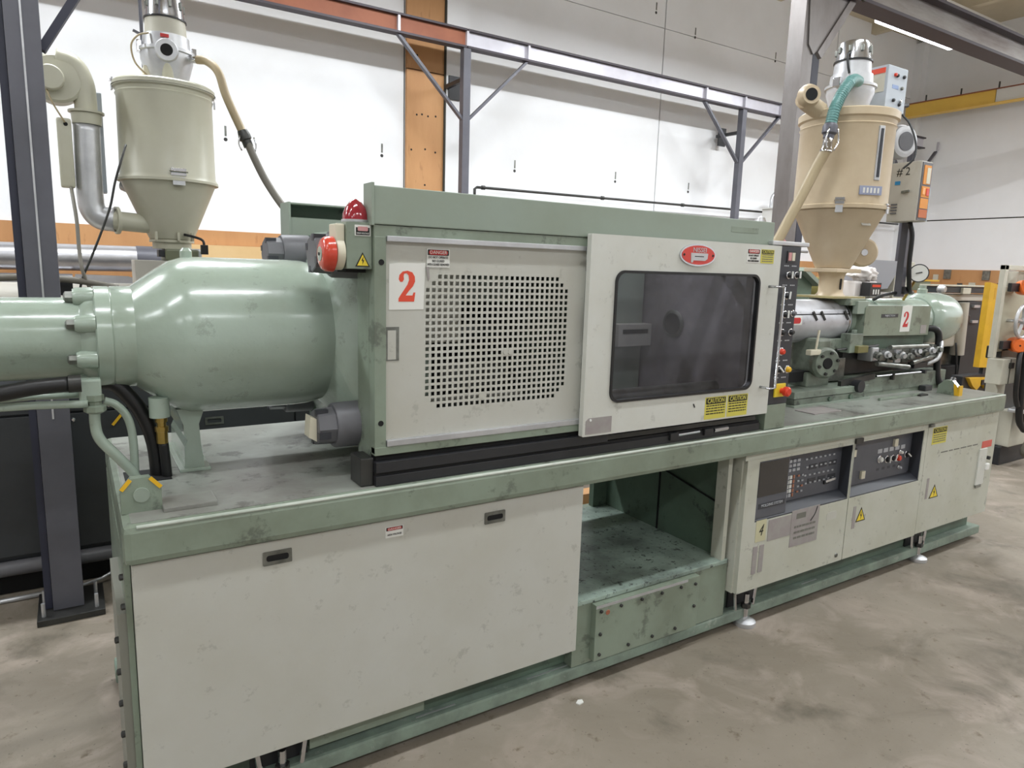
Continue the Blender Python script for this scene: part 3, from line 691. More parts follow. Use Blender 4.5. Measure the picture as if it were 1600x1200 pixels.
# tie bar nuts
for dy in (-0.29, 0.29):
    for dz in (-0.262, 0.262):
        n_ = MB().lathe([(0, 0.052), (0.002, 0.056), (0.055, 0.059)], (0.605, YC+dy, ZC+dz), 'x', 8, smooth=False).build('tie_bar_nut', NUTG, t)
        MB().lathe([(0, 0.066), (0.006, 0.070), (0.10, 0.072)], (0.660, YC+dy, ZC+dz), 'x', 32).build('nut_collar', NUTG, n_)
        for k in range(0, 8, 2):
            a = PI/8 + k*PI/4 + 0.0
            MB().box(0.604, 0.640, -0.010+YC+dy+0.050*math.cos(a), 0.010+YC+dy+0.050*math.cos(a), ZC+dz+0.050*math.sin(a)-0.010, ZC+dz+0.050*math.sin(a)+0.010).build('spanner_recess', GREYD, n_)
MB().prism([(0.58, 1.075), (0.604, 1.06), (0.604, 1.13), (0.585, 1.14)], 0.05, lambda u, v, w: Vector((u, 2.04+w, v))).build('grease_block', IVORY, t)
MB().lathe([(0, 0.018), (0.02, 0.018), (0.03, 0.010)], (0.31, 2.40, 1.60), 'z', 12).build('port_cap', GREENC, t)

# hoses and pipes at its left end
t = thing('hydraulic_pipes', (0.06, 2.2, 1.0), 'two pale green bent hydraulic pipes dropping into the bed at its left end', 'pipes')
MB().box(0.000, 0.055, 2.20, 2.26, 1.20, 1.262, 0.006).build('flange_block', GREENC, t)
MB().lathe([(0, 0.019), (0.006, 0.028), (0.020, 0.028), (0.024, 0.018), (0.032, 0.018), (0.036, 0.024), (0.052, 0.024)], (0.036, 2.215, 1.165), 'z', 8, smooth=False).build('union_nut', GREEN, t)
MB().tube([(0.036, 2.215, 1.20), (0.034, 2.215, 1.13), (0.045, 2.215, 1.085), (0.088, 2.222, 1.025), (0.125, 2.235, 0.965), (0.132, 2.245, 0.90)], 0.0145, 12).build('front_pipe', GREENC, t)
MB().tube([(0.060, 2.26, 1.19), (0.09, 2.262, 1.175), (0.118, 2.265, 1.13), (0.128, 2.27, 1.05), (0.126, 2.275, 0.90)], 0.0115, 12).build('rear_pipe', GREENC, t)
MB().tube([(-1.2, 2.20, 1.165), (-0.5, 2.20, 1.185), (-0.18, 2.20, 1.200), (0.02, 2.20, 1.195)], 0.011, 10, 3).build('long_pipe', GREENC, t)
MB().tube([(-1.2, 2.25, 1.18), (-0.1, 2.25, 1.215), (0.02, 2.25, 1.212)], 0.009, 10, 1).build('long_pipe', GREENC, t)
t = thing('hydraulic_hose', (0.0, 2.2, 1.25), 'thick black hose running left from under the green cylinder', 'hose')
MB().tube([(-1.2, 2.17, 1.165), (-0.6, 2.17, 1.20), (-0.22, 2.17, 1.236), (-0.10, 2.175, 1.252), (-0.02, 2.18, 1.256)], 0.021, 16).build('hose', RUBBER, t)
MB().lathe([(0, 0.024), (0.03, 0.024)], (-0.022, 2.18, 1.256), 'x', 12).build('ferrule', DSTEEL, t)
t = thing('hydraulic_hose', (0.18, 2.3, 0.95), 'thick black hose arching down into the bed beside the green pipes', 'hose')
MB().tube([(0.03, 2.32, 1.225), (0.06, 2.315, 1.235), (0.10, 2.31, 1.22), (0.155, 2.305, 1.14), (0.185, 2.30, 1.04), (0.192, 2.30, 0.90)], 0.022, 16).build('hose', RUBBER, t)
t = thing('hydraulic_hose', (0.21, 2.26, 0.95), 'short black hose with a brass fitting under the green cylinder', 'hose')
MB().tube([(0.206, 2.262, 1.05), (0.210, 2.265, 0.99), (0.214, 2.27, 0.90)], 0.0145, 14).build('hose', RUBBER, t)
f = MB().lathe([(0, 0.016), (0.035, 0.016), (0.036, 0.019), (0.050, 0.019), (0.051, 0.013), (0.064, 0.013), (0.065, 0.017), (0.080, 0.017)], (0.204, 2.26, 1.05), 'z', 10, smooth=False).build('brass_fitting', BRASS, t)

# ============================================================ MOULD GUARD
t = thing('mould_guard', (1.6, 1.95, ZT), 'green sheet metal guard hood with a square-hole grille panel over the mould area', 'guard')
grd = t
YG = 1.89
MB().box(0.730, 2.460, YG, 1.945, 1.709, 1.815, 0.003).build('top_hood', GREENH, t)
MB().box(0.722, 0.730, YG-0.004, 1.950, 1.706, 1.822).build('hood_lip', GREENH, t)
MB().box(0.985, 1.50, 1.945, 2.76, 1.702, 1.708).build('added_light_block', DARK, t)  # unseen sheet added to keep light out behind the grille
MB().box(1.490, 1.50, 1.945, 2.74, ZT+0.003, 1.70).build('mid_bulkhead', GREEND, t)
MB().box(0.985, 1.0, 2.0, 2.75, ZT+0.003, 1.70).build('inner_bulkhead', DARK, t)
MB().box(2.20, 2.36, YG-0.001, YG, 1.765, 1.785).build('faded_patch', GREEN, t)
MB().box(0.731, 2.46, YG+0.003, YG+0.05, 1.676, 1.707).build('header_strip', GREEN, t)
MB().box(0.768, 1.492, YG-0.004, YG+0.02, 1.663, 1.679, 0.002).build('upper_track', ALU, t, 'scuffed bare metal track')
MB().box(0.731, 0.767, YG+0.001, 1.935, 1.040, 1.676, 0.002).build('corner_post', GREEN, t)
MB().box(0.731, 0.737, 1.935, 2.03, 0.985, 1.709).build('side_flange', GREEN, t)
for x, z in ((0.752, 1.604), (0.750, 1.134)):
    MB().lathe([(0, 0.0085), (0.001, 0.0085)], (x, YG+0.001, z), (0, -1, 0), 16).build('bolt_hole', DARK, t)
MB().box(0.731, 1.56, YG, YG+0.03, 1.036, 1.061, 0.002).build('sill_strip', GREEN, t)
MB().box(0.769, 1.492, YG-0.002, YG+0.02, 1.061, 1.080, 0.002).build('lower_track', ALU, t, 'scuffed bare metal track')
# grille panel with real square holes
def grille(x0, x1, z0, z1, gx0, gz1, pitch, hole, nc, nr, y, skip):
    tt = bmesh.new()
    xs = [x0]; zs = [z1]
    for i in range(nc): xs += [gx0+i*pitch-hole/2, gx0+i*pitch+hole/2]
    xs.append(x1)
    for j in range(nr): zs += [gz1-j*pitch+hole/2, gz1-j*pitch-hole/2]
    zs.append(z0)
    V = [[tt.verts.new((x, y, z)) for x in xs] for z in zs]
    for j in range(len(zs)-1):
        for i in range(len(xs)-1):
            if i % 2 == 1 and j % 2 == 1 and not skip((i-1)//2, (j-1)//2): continue
            tt.faces.new((V[j][i], V[j+1][i], V[j+1][i+1], V[j][i+1]))
    ret = bmesh.ops.extrude_face_region(tt, geom=tt.faces[:])
    for v in [g for g in ret['geom'] if isinstance(g, bmesh.types.BMVert)]: v.co.y += 0.003
    bmesh.ops.recalc_face_normals(tt, faces=tt.faces[:])
    return tt
def skip(i, j):
    e = {0: 2, 1: 1, 19: 1, 20: 2}.get(j, 0)
    if i < e or i > 26-e: return True
    return (j == 12 and i in (14, 15)) or (j == 19 and i in (10,))
gp = MB(); gp._join(grille(0.768, 1.498, 1.079, 1.664, 0.9035, 1.5665, 0.01985, 0.0122, 27, 21, YG+0.012, skip))
gp = gp.build('grille_panel', CREAM, t, 'off-white perforated sliding panel')
MB().box(0.771, 0.811, YG+0.0105, YG+0.012, 1.318, 1.418).build('finger_pull', MIDST, gp)
MB().box(0.775, 0.801, YG+0.0098, YG+0.0106, 1.322, 1.408).build('pull_recess', CREAM, gp)
for dx in (-0.008, 0.010): MB().lathe([(0, 0.010), (0.002, 0.010)], (1.192+dx, YG+0.012, 1.330), (0, -1, 0), 14).build('rivet', CREAM, gp)
# number 2 sign and danger label
sg = MB().prism([(0.779, 1.468), (0.889, 1.469), (0.894, 1.606), (0.87, 1.604), (0.81, 1.6035), (0.780, 1.600)], 0.0012, front(YG+0.012)).build('number_sign', PAPER, gp)
MB().prism(numeral_two(0.806, 0.862, 1.492, 1.582), 0.0006, front(YG+0.0106)).build('numeral', ORED, sg)
q, w_, h_ = sign(gp, 0.898, 0.974, 1.594, 1.648, YG+0.011, 'danger')
for i, s_ in enumerate(('DO NOT OPERATE', 'NO GUARD', 'WITH GUARD REMOVED')):
    MB().text(s_, 0.936, 1.623-i*0.0105, YG+0.0095, 0.0098, sx=0.78 if i != 2 else 0.66).build('lettering', INK, q)
MB().prism([(0.895, 1.595), (0.905, 1.595), (0.907, 1.56), (0.903, 1.552)], 0.002, front(YG+0.010)).build('curled_tape', STICK, gp)
# black slide track under the guard
tk = MB().box(0.731, 2.468, 1.882, 1.94, ZT+0.002, 0.975, 0.002).build('slide_track', BLACK, t)
MB().box(0.731, 2.468, 1.888, 1.94, 0.975, 0.985).build('track_groove', DARK, tk)
MB().box(0.731, 1.62, 1.880, 1.94, 0.985, 1.018, 0.002).build('track_rail', BLACK, tk)
MB().box(0.74, 2.44, 1.905, 1.95, 1.018, 1.040).build('track_back', DARK, tk)
MB().box(1.60, 2.44, 1.885, 1.90, 0.990, 1.008, 0.002).build('guide_bar', DSTEEL, tk)
MB().cyl((1.98, 1.885, 0.972), (2.10, 1.885, 0.974), 0.006, 8).build('slide_rod', STEEL, tk)
MB().box(1.93, 1.975, 1.872, 1.890, 0.955, 0.985, 0.003).build('stop_block', BLACK, tk)
MB().box(2.12, 2.17, 1.872, 1.890, 0.957, 0.983, 0.003).build('stop_block', BLACK, tk)
MB().cyl((2.18, 1.880, 0.972), (2.26, 1.880, 0.974), 0.009, 8).build('stop_screw', CHROME, tk)
MB().lathe([(0, 0.020), (0.02, 0.022), (0.05, 0.012)], (0.705, 1.93, 0.985), 'x', 12).build('track_bracket', DSTEEL, tk)
MB().box(0.690, 0.731, 1.90, 1.99, ZT+0.002, 1.03, 0.004).build('end_bracket', DSTEEL, tk)
# inside of the guard
MB().box(1.0, 2.39, 2.75, 2.77, ZT+0.003, 1.70).build('rear_lining', mat('sooty_green_lining', (120, 130, 120), 0.5, dirt=(70, 66, 66), damt=0.8, dscale=4), t)
ins = MB().box(2.400, 2.44, 1.96, 2.74, ZT+0.003, 1.70).build('fixed_platen', mat('oily_platen_steel', (150, 146, 150), 0.4, 0.0, dirt=(76, 66, 66), damt=0.8, dscale=4, wear=(170, 170, 172), wamt=0.4, wscale=18, wlo=0.62), t)
MB().lathe([(0, 0.062), (0.006, 0.066), (0.012, 0.050)], (2.40, YC, ZC), (-1, 0, 0), 36).build('locating_ring', MIDST, ins)
MB().lathe([(0, 0.050), (0.013, 0.050)], (2.40, YC, ZC), (-1, 0, 0), 30).build('nozzle_hole', DARK, ins)
mp = MB().box(1.50, 1.60, 2.06, 2.70, 1.02, 1.68, 0.01).build('moving_platen', GREEND, t)
MB().box(1.60, 1.66, 2.20, 2.50, 1.18, 1.54, 0.01).build('mould_block', DSTEEL, mp)
for dy in (-0.27, 0.29):
    for dz in (-0.262, 0.262):
        MB().cyl((0.98, YC+dy, ZC+dz), (2.40, YC+dy, ZC+dz), 0.032, 18).build('tie_bar', MIDST, t)
tr = MB().box(1.50, 2.40, 2.00, 2.74, ZT+0.003, ZT+0.010).build('drip_tray', ALU, t)
MB().box(2.19, 2.385, 2.56, 2.74, ZT+0.011, 1.69, 0.004).build('side_column', GREENH, t)
bx = MB().box(2.185, 2.395, 2.50, 2.56, 1.243, 1.350, 0.003).build('sensor_box', CREAM, t)
MB().box(2.21, 2.37, 2.498, 2.50, 1.305, 1.325).build('slot', DARK, bx)
# toggle link work glimpsed through the grille
for z in (1.20, 1.52):
    MB().box(1.02, 1.38, 2.20, 2.52, z-0.05, z+0.05, 0.01).build('toggle_link', GREENC if z > 1.4 else MIDST, t)
MB().cyl((0.98, YC, ZC), (1.42, YC, ZC), 0.05, 20).build('ram_rod', STEEL, t)
MB().box(0.90, 1.05, 1.96, 2.00, 1.36, 1.60).build('inner_box', CREAM, t)
MB().box(0.90, 1.30, 1.97, 2.0, 1.165, 1.180).build('inner_rail', CREAM, t)

# rear guard frame whose open channel end shows behind the beacon
o = thing('rear_guard_frame', (1.6, 2.8, ZT), 'green channel frame of the far side guard showing behind the red beacon', 'guard')
MB().box(0.735, 2.46, 2.78, 2.80, 1.700, 1.762).build('lower_web', GREENH, o)
MB().box(0.735, 2.46, 2.80, 2.90, 1.762, 1.768).build('middle_shelf', GREENH, o)
MB().box(0.735, 2.46, 2.80, 2.90, 1.818, 1.824).build('top_shelf', GREENH, o)
MB().box(0.727, 0.735, 2.775, 2.90, 1.700, 1.824).build('end_plate', GREENH, o)
MB().box(0.735, 2.46, 2.89, 2.90, 1.768, 1.818).build('back_plate', GREEND, o)
MB().box(0.80, 2.44, 2.78, 2.80, ZT+0.003, 1.700).build('far_panel', GREEND, o)
MB().cyl((0.95, 2.5, 1.80), (1.05, 2.5, 1.80), 0.03, 16).build('roller', GREYD, o)

# ------------------------------------------------------------ sliding safety door
t = thing('safety_door', (1.98, 1.86, 1.02), 'cream sliding safety door with a large dark rounded window and oval badge', 'door')
dr_ = t
YD = 1.855
mb = MB()
N_ = 8
ring_plate(mb, rrect(1.480, 2.472, 1.022, 1.721, 0.004, N_), rrect(1.598, 2.346, 1.141, 1.597, 0.035, N_), YD, YD+0.022)
mb.build('door_panel', CREAMD, t)
mb = MB(); ring_plate(mb, rrect(1.592, 2.352, 1.135, 1.603, 0.040, N_), rrect(1.601, 2.343, 1.144, 1.594, 0.034, N_), YD-0.006, YD+0.012)
mb.build('rubber_gasket', RUBBER, t)
MB().prism(rrect(1.600, 2.344, 1.143, 1.595, 0.034, N_), 0.004, front(YD+0.010)).build('window_pane', WINDOW, t)
h = MB().tube([(2.412, YD, 1.556), (2.412, YD-0.045, 1.556), (2.446, YD-0.048, 1.556), (2.446, YD-0.048, 1.140), (2.412, YD-0.045, 1.140), (2.412, YD, 1.140)], 0.0055, 10, 1).build('door_handle', STEEL, t)
# badge
cx, cz = 1.984, 1.667
pts = lambda rx, rz: [(cx+rx*math.cos(2*PI*k/40), cz+rz*math.sin(2*PI*k/40)) for k in range(40)]
b = MB().prism(pts(0.094, 0.041), 0.006, front(YD)).build('oval_badge', STEEL, t)
MB().prism(pts(0.086, 0.035), 0.002, front(YD-0.0058)).build('red_field', mat('badge_red_enamel', (212, 70, 62), 0.35), b)
MB().text('NISSEI', cx+0.004, cz+0.018, YD-0.0085, 0.024, 0.0008, sx=1.12).build('lettering', ALU, b)
MB().prism([(cx-0.040, cz-0.028), (cx-0.030, cz-0.028), (cx-0.028, cz-0.020), (cx+0.034, cz-0.020), (cx+0.046, cz-0.013), (cx+0.048, cz+0.006), (cx+0.040, cz+0.0075), (cx-0.042, cz+0.0075)], 0.0016, front(YD-0.0078)).build('badge_emblem', ALU, b)
MB().box(cx-0.022, cx+0.026, YD-0.0098, YD-0.0092, cz-0.0065, cz-0.0035).build('emblem_slot', INK, b)
for s_ in (-1, 1): MB().lathe([(0, 0.005), (0.002, 0.004)], (cx+s_*0.076, YD-0.0078, cz), (0, -1, 0), 8).build('rivet', INK, b)
q, w_, h_ = sign(t, 2.262, 2.338, 1.648, 1.703, YD, 'danger')
for i, s_ in enumerate(('DO NOT OPERATE', 'NO GUARD', 'WITH GUARD REMOVED')):
    MB().text(s_, 2.300, 1.676-i*0.0105, YD-0.0015, 0.0095, sx=0.75 if i != 2 else 0.62).build('lettering', INK, q)
q, w_, h_ = sign(t, 2.345, 2.425, 1.648, 1.703, YD, 'caution', 'caution_label'); small_lines(q, 2.352, 2.418, 1.652, 1.686, YD-0.001, 4)
for x0 in (2.088, 2.218):
    q, w_, h_ = sign(t, x0, x0+0.122, 1.029, 1.118, YD, 'caution', 'caution_label'); small_lines(q, x0+0.008, x0+0.114, 1.045, 1.088, YD-0.001, 4, INK)
MB().prism([(1.492, 1.030), (1.610, 1.030), (1.610, 1.088), (1.505, 1.088), (1.492, 1.078)], 0.001, front(YD)).build('grey_sticker', STICK, t)
MB().lathe([(0, 0.005), (0.002, 0.004)], (1.513, YD-0.001, 1.080), (0, -1, 0), 10).build('rivet', WHITE, t)
MB().bar((2.022, YD-0.001, 1.098), (2.030, YD-0.001, 1.084), 0.003, 0.004).build('chip', INK, t)

# ------------------------------------------------------------ control post
t = thing('control_post', (2.56, 1.9, ZT), 'narrow slate control post with knobs and push buttons right of the safety door', 'control panel')
MB().box(2.484, 2.618, 1.870, 2.02, ZT+0.002, 1.052, 0.002).build('post_base', GREEN, t)
MB().box(2.484, 2.618, 1.870, 2.02, 1.054, 1.722, 0.002).build('control_face', GREYD, t)
MB().box(2.619, 2.66, 1.90, 2.10, 1.30, 1.722).build('rear_box', BLACKM, t)
MB().box(2.430, 2.67, 1.868, 2.10, 1.724, 1.742, 0.004).build('cap_plate', ALU, t)
for k in range(2): MB().box(2.535+k*0.023, 2.553+k*0.023, 1.864, 1.870, 1.664, 1.697).build('indicator', IVORY if k else PINK, t)
MB().box(2.528, 2.585, 1.867, 1.870, 1.655, 1.703).build('indicator_frame', BLACK, t)
knob(t, 2.548, 1.870, 1.604, 0.0125, BLACK, True, 0.0); knob(t, 2.600, 1.870, 1.605, 0.0125, BLACK, True, 0.0)
knob(t, 2.545, 1.870, 1.519, 0.0135, BLACK, True, 0.1); knob(t, 2.546, 1.870, 1.440, 0.0135, BLACK, True, 0.0); knob(t, 2.598, 1.870, 1.444, 0.0115, NUTG, False)
knob(t, 2.540, 1.870, 1.364, 0.0125, BLACK, False); knob(t, 2.596, 1.870, 1.364, 0.0125, BLACK, False)
knob(t, 2.546, 1.870, 1.282, 0.014, REDB, False); knob(t, 2.540, 1.870, 1.204, 0.014, BLACK, True, -0.9); knob(t, 2.598, 1.870, 1.203, 0.014, YELB, False)
ys = MB().box(2.524, 2.594, 1.862, 1.870, 1.085, 1.143, 0.002).build('emergency_stop_plate', YTRI, t)
e = MB().lathe([(0, 0.012), (0.015, 0.012), (0.018, 0.021), (0.034, 0.021), (0.040, 0.014)], (2.566, 1.862, 1.112), (0, -1, 0), 24).build('emergency_stop', REDB, ys)
for z in (1.640, 1.56, 1.478, 1.402, 1.326, 1.240, 1.166):
    for x in (2.535, 2.585):
        mb = MB()
        for k in range(3): mb.box(x-0.018+k*0.011, x-0.010+k*0.011, 1.8694, 1.870, z, z+0.005)
        o = mb.build('small_print', LTXT, t); o['kind'] = 'stuff'

# ------------------------------------------------------------ bell box, bell, beacon
t = thing('junction_box', (0.706, 1.93, 1.58), 'green electrical junction box at the top left corner of the guard', 'box')
MB().box(0.655, 0.730, 1.905, 2.00, 1.583, 1.713, 0.002).build('enclosure', GREEN, t)
MB().box(0.660, 0.72, 1.93, 2.0, 1.573, 1.583).build('mounting_foot', DARK, t)
tri_sign(t, 0.7015, 1.590, 0.043, 0.040, 1.905)
q = MB().box(0.679, 0.725, 1.9035, 1.905, 1.675, 1.705).build('warning_label', PAPER, t)
MB().box(0.682, 0.722, 1.9028, 1.9036, 1.6775, 1.698).build('dark_field', INK, q)
MB().prism(rrect(0.687, 0.717, 1.6885, 1.7005, 0.003, 2), 0.0006, front(1.9028)).build('faded_oval', PINK, q)
MB().text('HIGH VOLTAGE', 0.702, 1.682, 1.9022, 0.006, sx=0.85).build('lettering', PAPER, q)
t = thing('alarm_bell', (0.63, 1.95, 1.57), 'round red alarm bell on the left side of the green junction box', 'bell')
MB().box(0.628, 0.654, 1.915, 1.975, 1.63, 1.706, 0.004).build('bell_housing', IVORY, t)
MB().lathe([(0, 0.044), (0.004, 0.046), (0.022, 0.046)], (0.630, 1.945, 1.625), 'x', 36).build('backing_ring', IVORY, t)
g = MB().lathe([(0, 0.010), (0.001, 0.030), (0.006, 0.042), (0.014, 0.048), (0.034, 0.050), (0.036, 0.046)], (0.592, 1.945, 1.622), 'x', 44).build('gong', BELLR, t)
MB().lathe([(0, 0.006), (0.0006, 0.020), (0.002, 0.020)], (0.5905, 1.945, 1.622), 'x', 24).build('hub_label', GREENC, g)
MB().lathe([(0, 0.004), (0.003, 0.005)], (0.588, 1.945, 1.622), 'x', 10).build('hub_screw', INK, g)
t = thing('warning_beacon', (0.698, 1.95, 1.714), 'cone shaped red warning beacon on top of the green junction box', 'beacon')
MB().lathe([(0, 0.040), (0.006, 0.040), (0.007, 0.037)], (0.698, 1.95, 1.714), 'z', 32).build('beacon_base', ALU, t)
MB().lathe([(0, 0.0375), (0.016, 0.036), (0.034, 0.029), (0.050, 0.017), (0.057, 0.008), (0.059, 0)], (0.698, 1.95, 1.720), 'z', 36).build('lens', REDLENS, t)

# ============================================================ INJECTION UNIT
t = thing('injection_unit', (3.9, YC, ZT), 'green injection unit with silver barrel cover and round motor on the right of the bed', 'machine')
inj = t
bc = MB().lathe([(0, 0.112), (0.004, 0.117), (0.99, 0.117), (0.995, 0.113)], (2.66, YC, ZC), 'x', 48).build('barrel_cover', mat('dull_silver_sheet', (200, 201, 206), 0.38, 0.25, dirt=(160, 160, 164), damt=0.6, dscale=7, wear=(110, 110, 112), wamt=0.4, wscale=14), t, 'silver heater barrel cover')
MB().lathe([(0, 0.1185), (0.012, 0.1185)], (3.625, YC, ZC), 'x', 48).build('cover_band', STEEL, bc)
MB().cyl((2.70, YC-0.109, ZC+0.043), (3.63, YC-0.109, ZC+0.043), 0.003, 6).build('cover_seam', DARK, bc)
for x in (3.30, 3.37, 3.58):
    MB().bar((x, YC-0.112, ZC+0.058), (x+0.03, YC-0.118, ZC+0.012), 0.008, 0.012).build('toggle_catch', DSTEEL, bc)
dl = MB().box(2.98, 3.20, YC-0.121, YC-0.116, ZC-0.01, ZC+0.035).build('danger_label', PAPER, bc)
MB().prism(rrect(2.99, 3.19, ZC-0.002, ZC+0.028, 0.013, 4), 0.001, front(YC-0.121)).build('red_oval', RED, dl)
MB().lathe([(0, 0.111), (0.02, 0.113), (0.30, 0.113), (0.31, 0.108)], (3.665, YC, ZC), 'x', 48).build('feed_housing', GREENC, t)
MB().box(3.58, 3.73, 2.22, 2.48, ZC+0.09, ZC+0.128, 0.003).build('feed_saddle', GREEN, t)
MB().box(3.63, 3.73, 2.205, 2.235, ZC+0.045, ZC+0.115, 0.003).build('saddle_cheek', GREENH, t)
for x in (3.66, 3.72): MB().box(x, x+0.028, 2.228, 2.245, ZC-0.105, ZC-0.045, 0.002).build('lug_tab', GREENH, t)
MB().lathe([(0, 0.118), (0.01, 0.122), (0.55, 0.124), (0.60, 0.132)], (3.96, YC, ZC), 'x', 52).build('cylinder_shell', GREENC, t)
mt = MB().lathe([(0, 0.132), (0.03, 0.155), (0.08, 0.162), (0.24, 0.162), (0.31, 0.152), (0.355, 0.130), (0.385, 0.095), (0.395, 0.055), (0.397, 0)], (4.50, YC, ZC), 'x', 56).build('motor_housing', GREENC, t)
MB().lathe([(0, 0.030), (0.03, 0.030), (0.035, 0.022), (0.055, 0.022)], (4.57, YC, ZC+0.152), 'z', 16).build('filler_cap', GREENC, mt)
GRIMY = mat('grimy_green_steel', (134, 146, 132), 0.42, dirt=(78, 80, 72), damt=0.75, dscale=7, wear=(46, 44, 42), wamt=0.6, wscale=12, wlo=0.56)
# terminal box with slanted left end
tb = MB().prism([(3.700, 1.285), (4.385, 1.275), (4.385, 1.448), (3.715, 1.452), (3.700, 1.440)], 0.10, front(2.30)).build('terminal_box', GREEN, t)
MB().box(3.86, 4.03, 2.1985, 2.2005, 1.385, 1.405).build('name_plate', BLACKM, tb)
MB().text('INJECTION', 3.945, 1.395, 2.198, 0.015, sx=1.4).build('lettering', LTXT, tb)
sg = MB().prism([(4.062, 1.300), (4.165, 1.300), (4.172, 1.450), (4.120, 1.455), (4.066, 1.448)], 0.0015, front(2.199)).build('number_sign', PAPER, tb)
MB().prism(numeral_two(4.085, 4.142, 1.328, 1.418), 0.0008, front(2.1973)).build('numeral', RED, sg)
MB().box(4.29, 4.355, 2.1985, 2.2005, 1.285, 1.335).build('grey_sticker', STICK, tb)
MB().box(3.62, 4.42, 2.24, 2.50, 1.19, 1.275).build('under_terminal_box', GREEND, t)  # box below the terminal box in the darker inner green
MB().box(3.57, 3.69, 2.19, 2.25, 1.195, 1.30, 0.004).build('front_bracket', GRIMY, t)
MB().box(3.40, 3.62, 2.24, 2.44, 1.21, 1.27, 0.004).build('saddle_block', GRIMY, t)
# lower frame: stacked plates, sliding base, box rails
MB().box(3.05, 3.72, 2.13, 2.62, ZT+0.001, 0.952).build('base_shim', GREENH, t)
MB().box(3.07, 3.69, 2.145, 2.60, 0.952, 0.983, 0.003).build('lower_base', GRIMY, t)
MB().box(3.05, 3.71, 2.135, 2.60, 0.987, 1.022, 0.003).build('swivel_plate', GRIMY, t)
for x, z, r in ((3.36, 0.966, 0.012), (3.55, 0.964, 0.014)): MB().lathe([(0, r), (0.01, r)], (x, 2.145, z), (0, -1, 0), 14).build('bolt_head', GREEND, t)
MB().box(3.66, 4.60, 2.17, 2.27, 0.965, 1.055, 0.004).build('slide_rail', GRIMY, t)
MB().box(3.66, 4.60, 2.175, 2.60, ZT+0.001, 0.965).build('rail_base', GREEN, t)
MB().box(3.66, 4.60, 2.50, 2.60, 0.965, 1.055, 0.004).build('slide_rail', GRIMY, t)
rd = MB().cyl((3.80, 2.155, 1.060), (4.30, 2.155, 1.060), 0.006, 8).build('guide_rod', CHROME, t)
MB().box(3.96, 3.975, 2.145, 2.165, 1.03, 1.065).build('rod_stop', DSTEEL, rd)
MB().box(4.29, 4.31, 2.14, 2.17, 1.05, 1.07).build('rod_end', BLACK, rd)
MB().box(4.30, 4.38, 2.13, 2.17, ZT+0.001, 0.975, 0.004).build('rubber_stop', BLACKM, t)
MB().box(3.70, 4.10, 2.06, 2.075, ZT+0.001, 0.958, 0.002).build('tray_edge', GREEN, t)
MB().box(4.08, 4.16, 2.04, 2.075, ZT+0.001, 0.952, 0.002).build('tray_corner', DSTEEL, t)
MB().box(3.0, 3.22, 1.98, 2.09, ZT+0.001, 0.947).build('loose_sheet', STICK, t)
# cast nozzle adjuster, left
c = MB().lathe([(0, 0.075), (0.008, 0.082), (0.035, 0.082), (0.05, 0.070)], (3.345, 2.20, 1.155), (-0.35, -1, 0), 28).build('adjuster_casting', mat('greasy_green_casting', (128, 138, 124), 0.4, dirt=(66, 68, 60), damt=0.85, dscale=9), t)
MB().lathe([(0.05, 0.030), (0.055, 0.026)], (3.345, 2.20, 1.155), (-0.35, -1, 0), 18).build('bore', DARK, c)
for k in range(6):
    a = k*PI/3+0.3
    MB().lathe([(0, 0.009), (0.010, 0.008)], (3.330+0.056*math.cos(a)*0.94, 2.150-0.056*math.cos(a)*0.33, 1.155+0.056*math.sin(a)), (-0.35, -1, 0), 6, smooth=False).build('bolt_head', DSTEEL, c)
MB().box(3.26, 3.46, 2.22, 2.40, 1.02, 1.10, 0.01).build('adjuster_foot', MATS['greasy_green_casting'], t)
MB().box(3.30, 3.42, 2.20, 2.36, 1.10, 1.28, 0.015).build('pivot_casting', MATS['greasy_green_casting'], t)
MB().cyl((3.255, 2.18, 1.225), (3.268, 2.18, 1.33), 0.006, 8).build('sensor_rod', IVORY, t)
MB().box(3.20, 3.29, 2.17, 2.20, 1.200, 1.228, 0.004).build('sensor_head', IVORY, t)
MB().box(3.12, 3.42, 2.24, 2.30, 1.05, 1.105).build('dark_slide', DARK, t)
MB().box(3.46, 3.66, 2.26, 2.40, 1.03, 1.16, 0.006).build('carriage_block', MIDST, t)
MB().box(3.66, 4.62, 2.28, 2.48, 1.055, 1.19, 0.006).build('carriage_body', DSTEEL, t)
MB().bar((3.48, 2.17, 1.035), (3.78, 2.16, 1.062), 0.02, 0.03).build('linkage', DSTEEL, t)
MB().lathe([(0, 0.034), (0.05, 0.034)], (3.60, 2.165, 1.02), (0, -1, 0), 18).build('dark_roller', BLACK, t)
MB().cyl((3.48, 2.21, 1.215), (3.86, 2.20, 1.228), 0.007, 8).build('shift_rod', DSTEEL, t)
MB().box(3.62, 3.72, 2.17, 2.22, 1.195, 1.235, 0.004).build('valve_body', mat('ochre_valve', (120, 116, 72), 0.4), t)
random.seed(11)
vv = [(3.78, 1.19, 0.05), (3.86, 1.18, 0.045), (3.94, 1.17, 0.05), (4.02, 1.175, 0.055), (4.10, 1.17, 0.05), (4.18, 1.18, 0.05), (4.26, 1.19, 0.045), (4.34, 1.185, 0.045), (4.42, 1.19, 0.04)]
for i, (x, z, r) in enumerate(vv):
    v = MB().box(x, x+0.065, 2.18, 2.27, z-r, z+r*0.6, 0.008).build('valve_block', MIDST if i % 3 else ALU, t)
    MB().lathe([(0, 0.020), (0.03, 0.022), (0.035, 0.014), (0.05, 0.014)], (x+0.03, 2.18, z-0.01+0.01*(i % 2)), (-0.3, -1, 0.2*((i % 3)-1)), 10, smooth=False).build('valve_nut', ALU if i % 2 else MIDST, v)
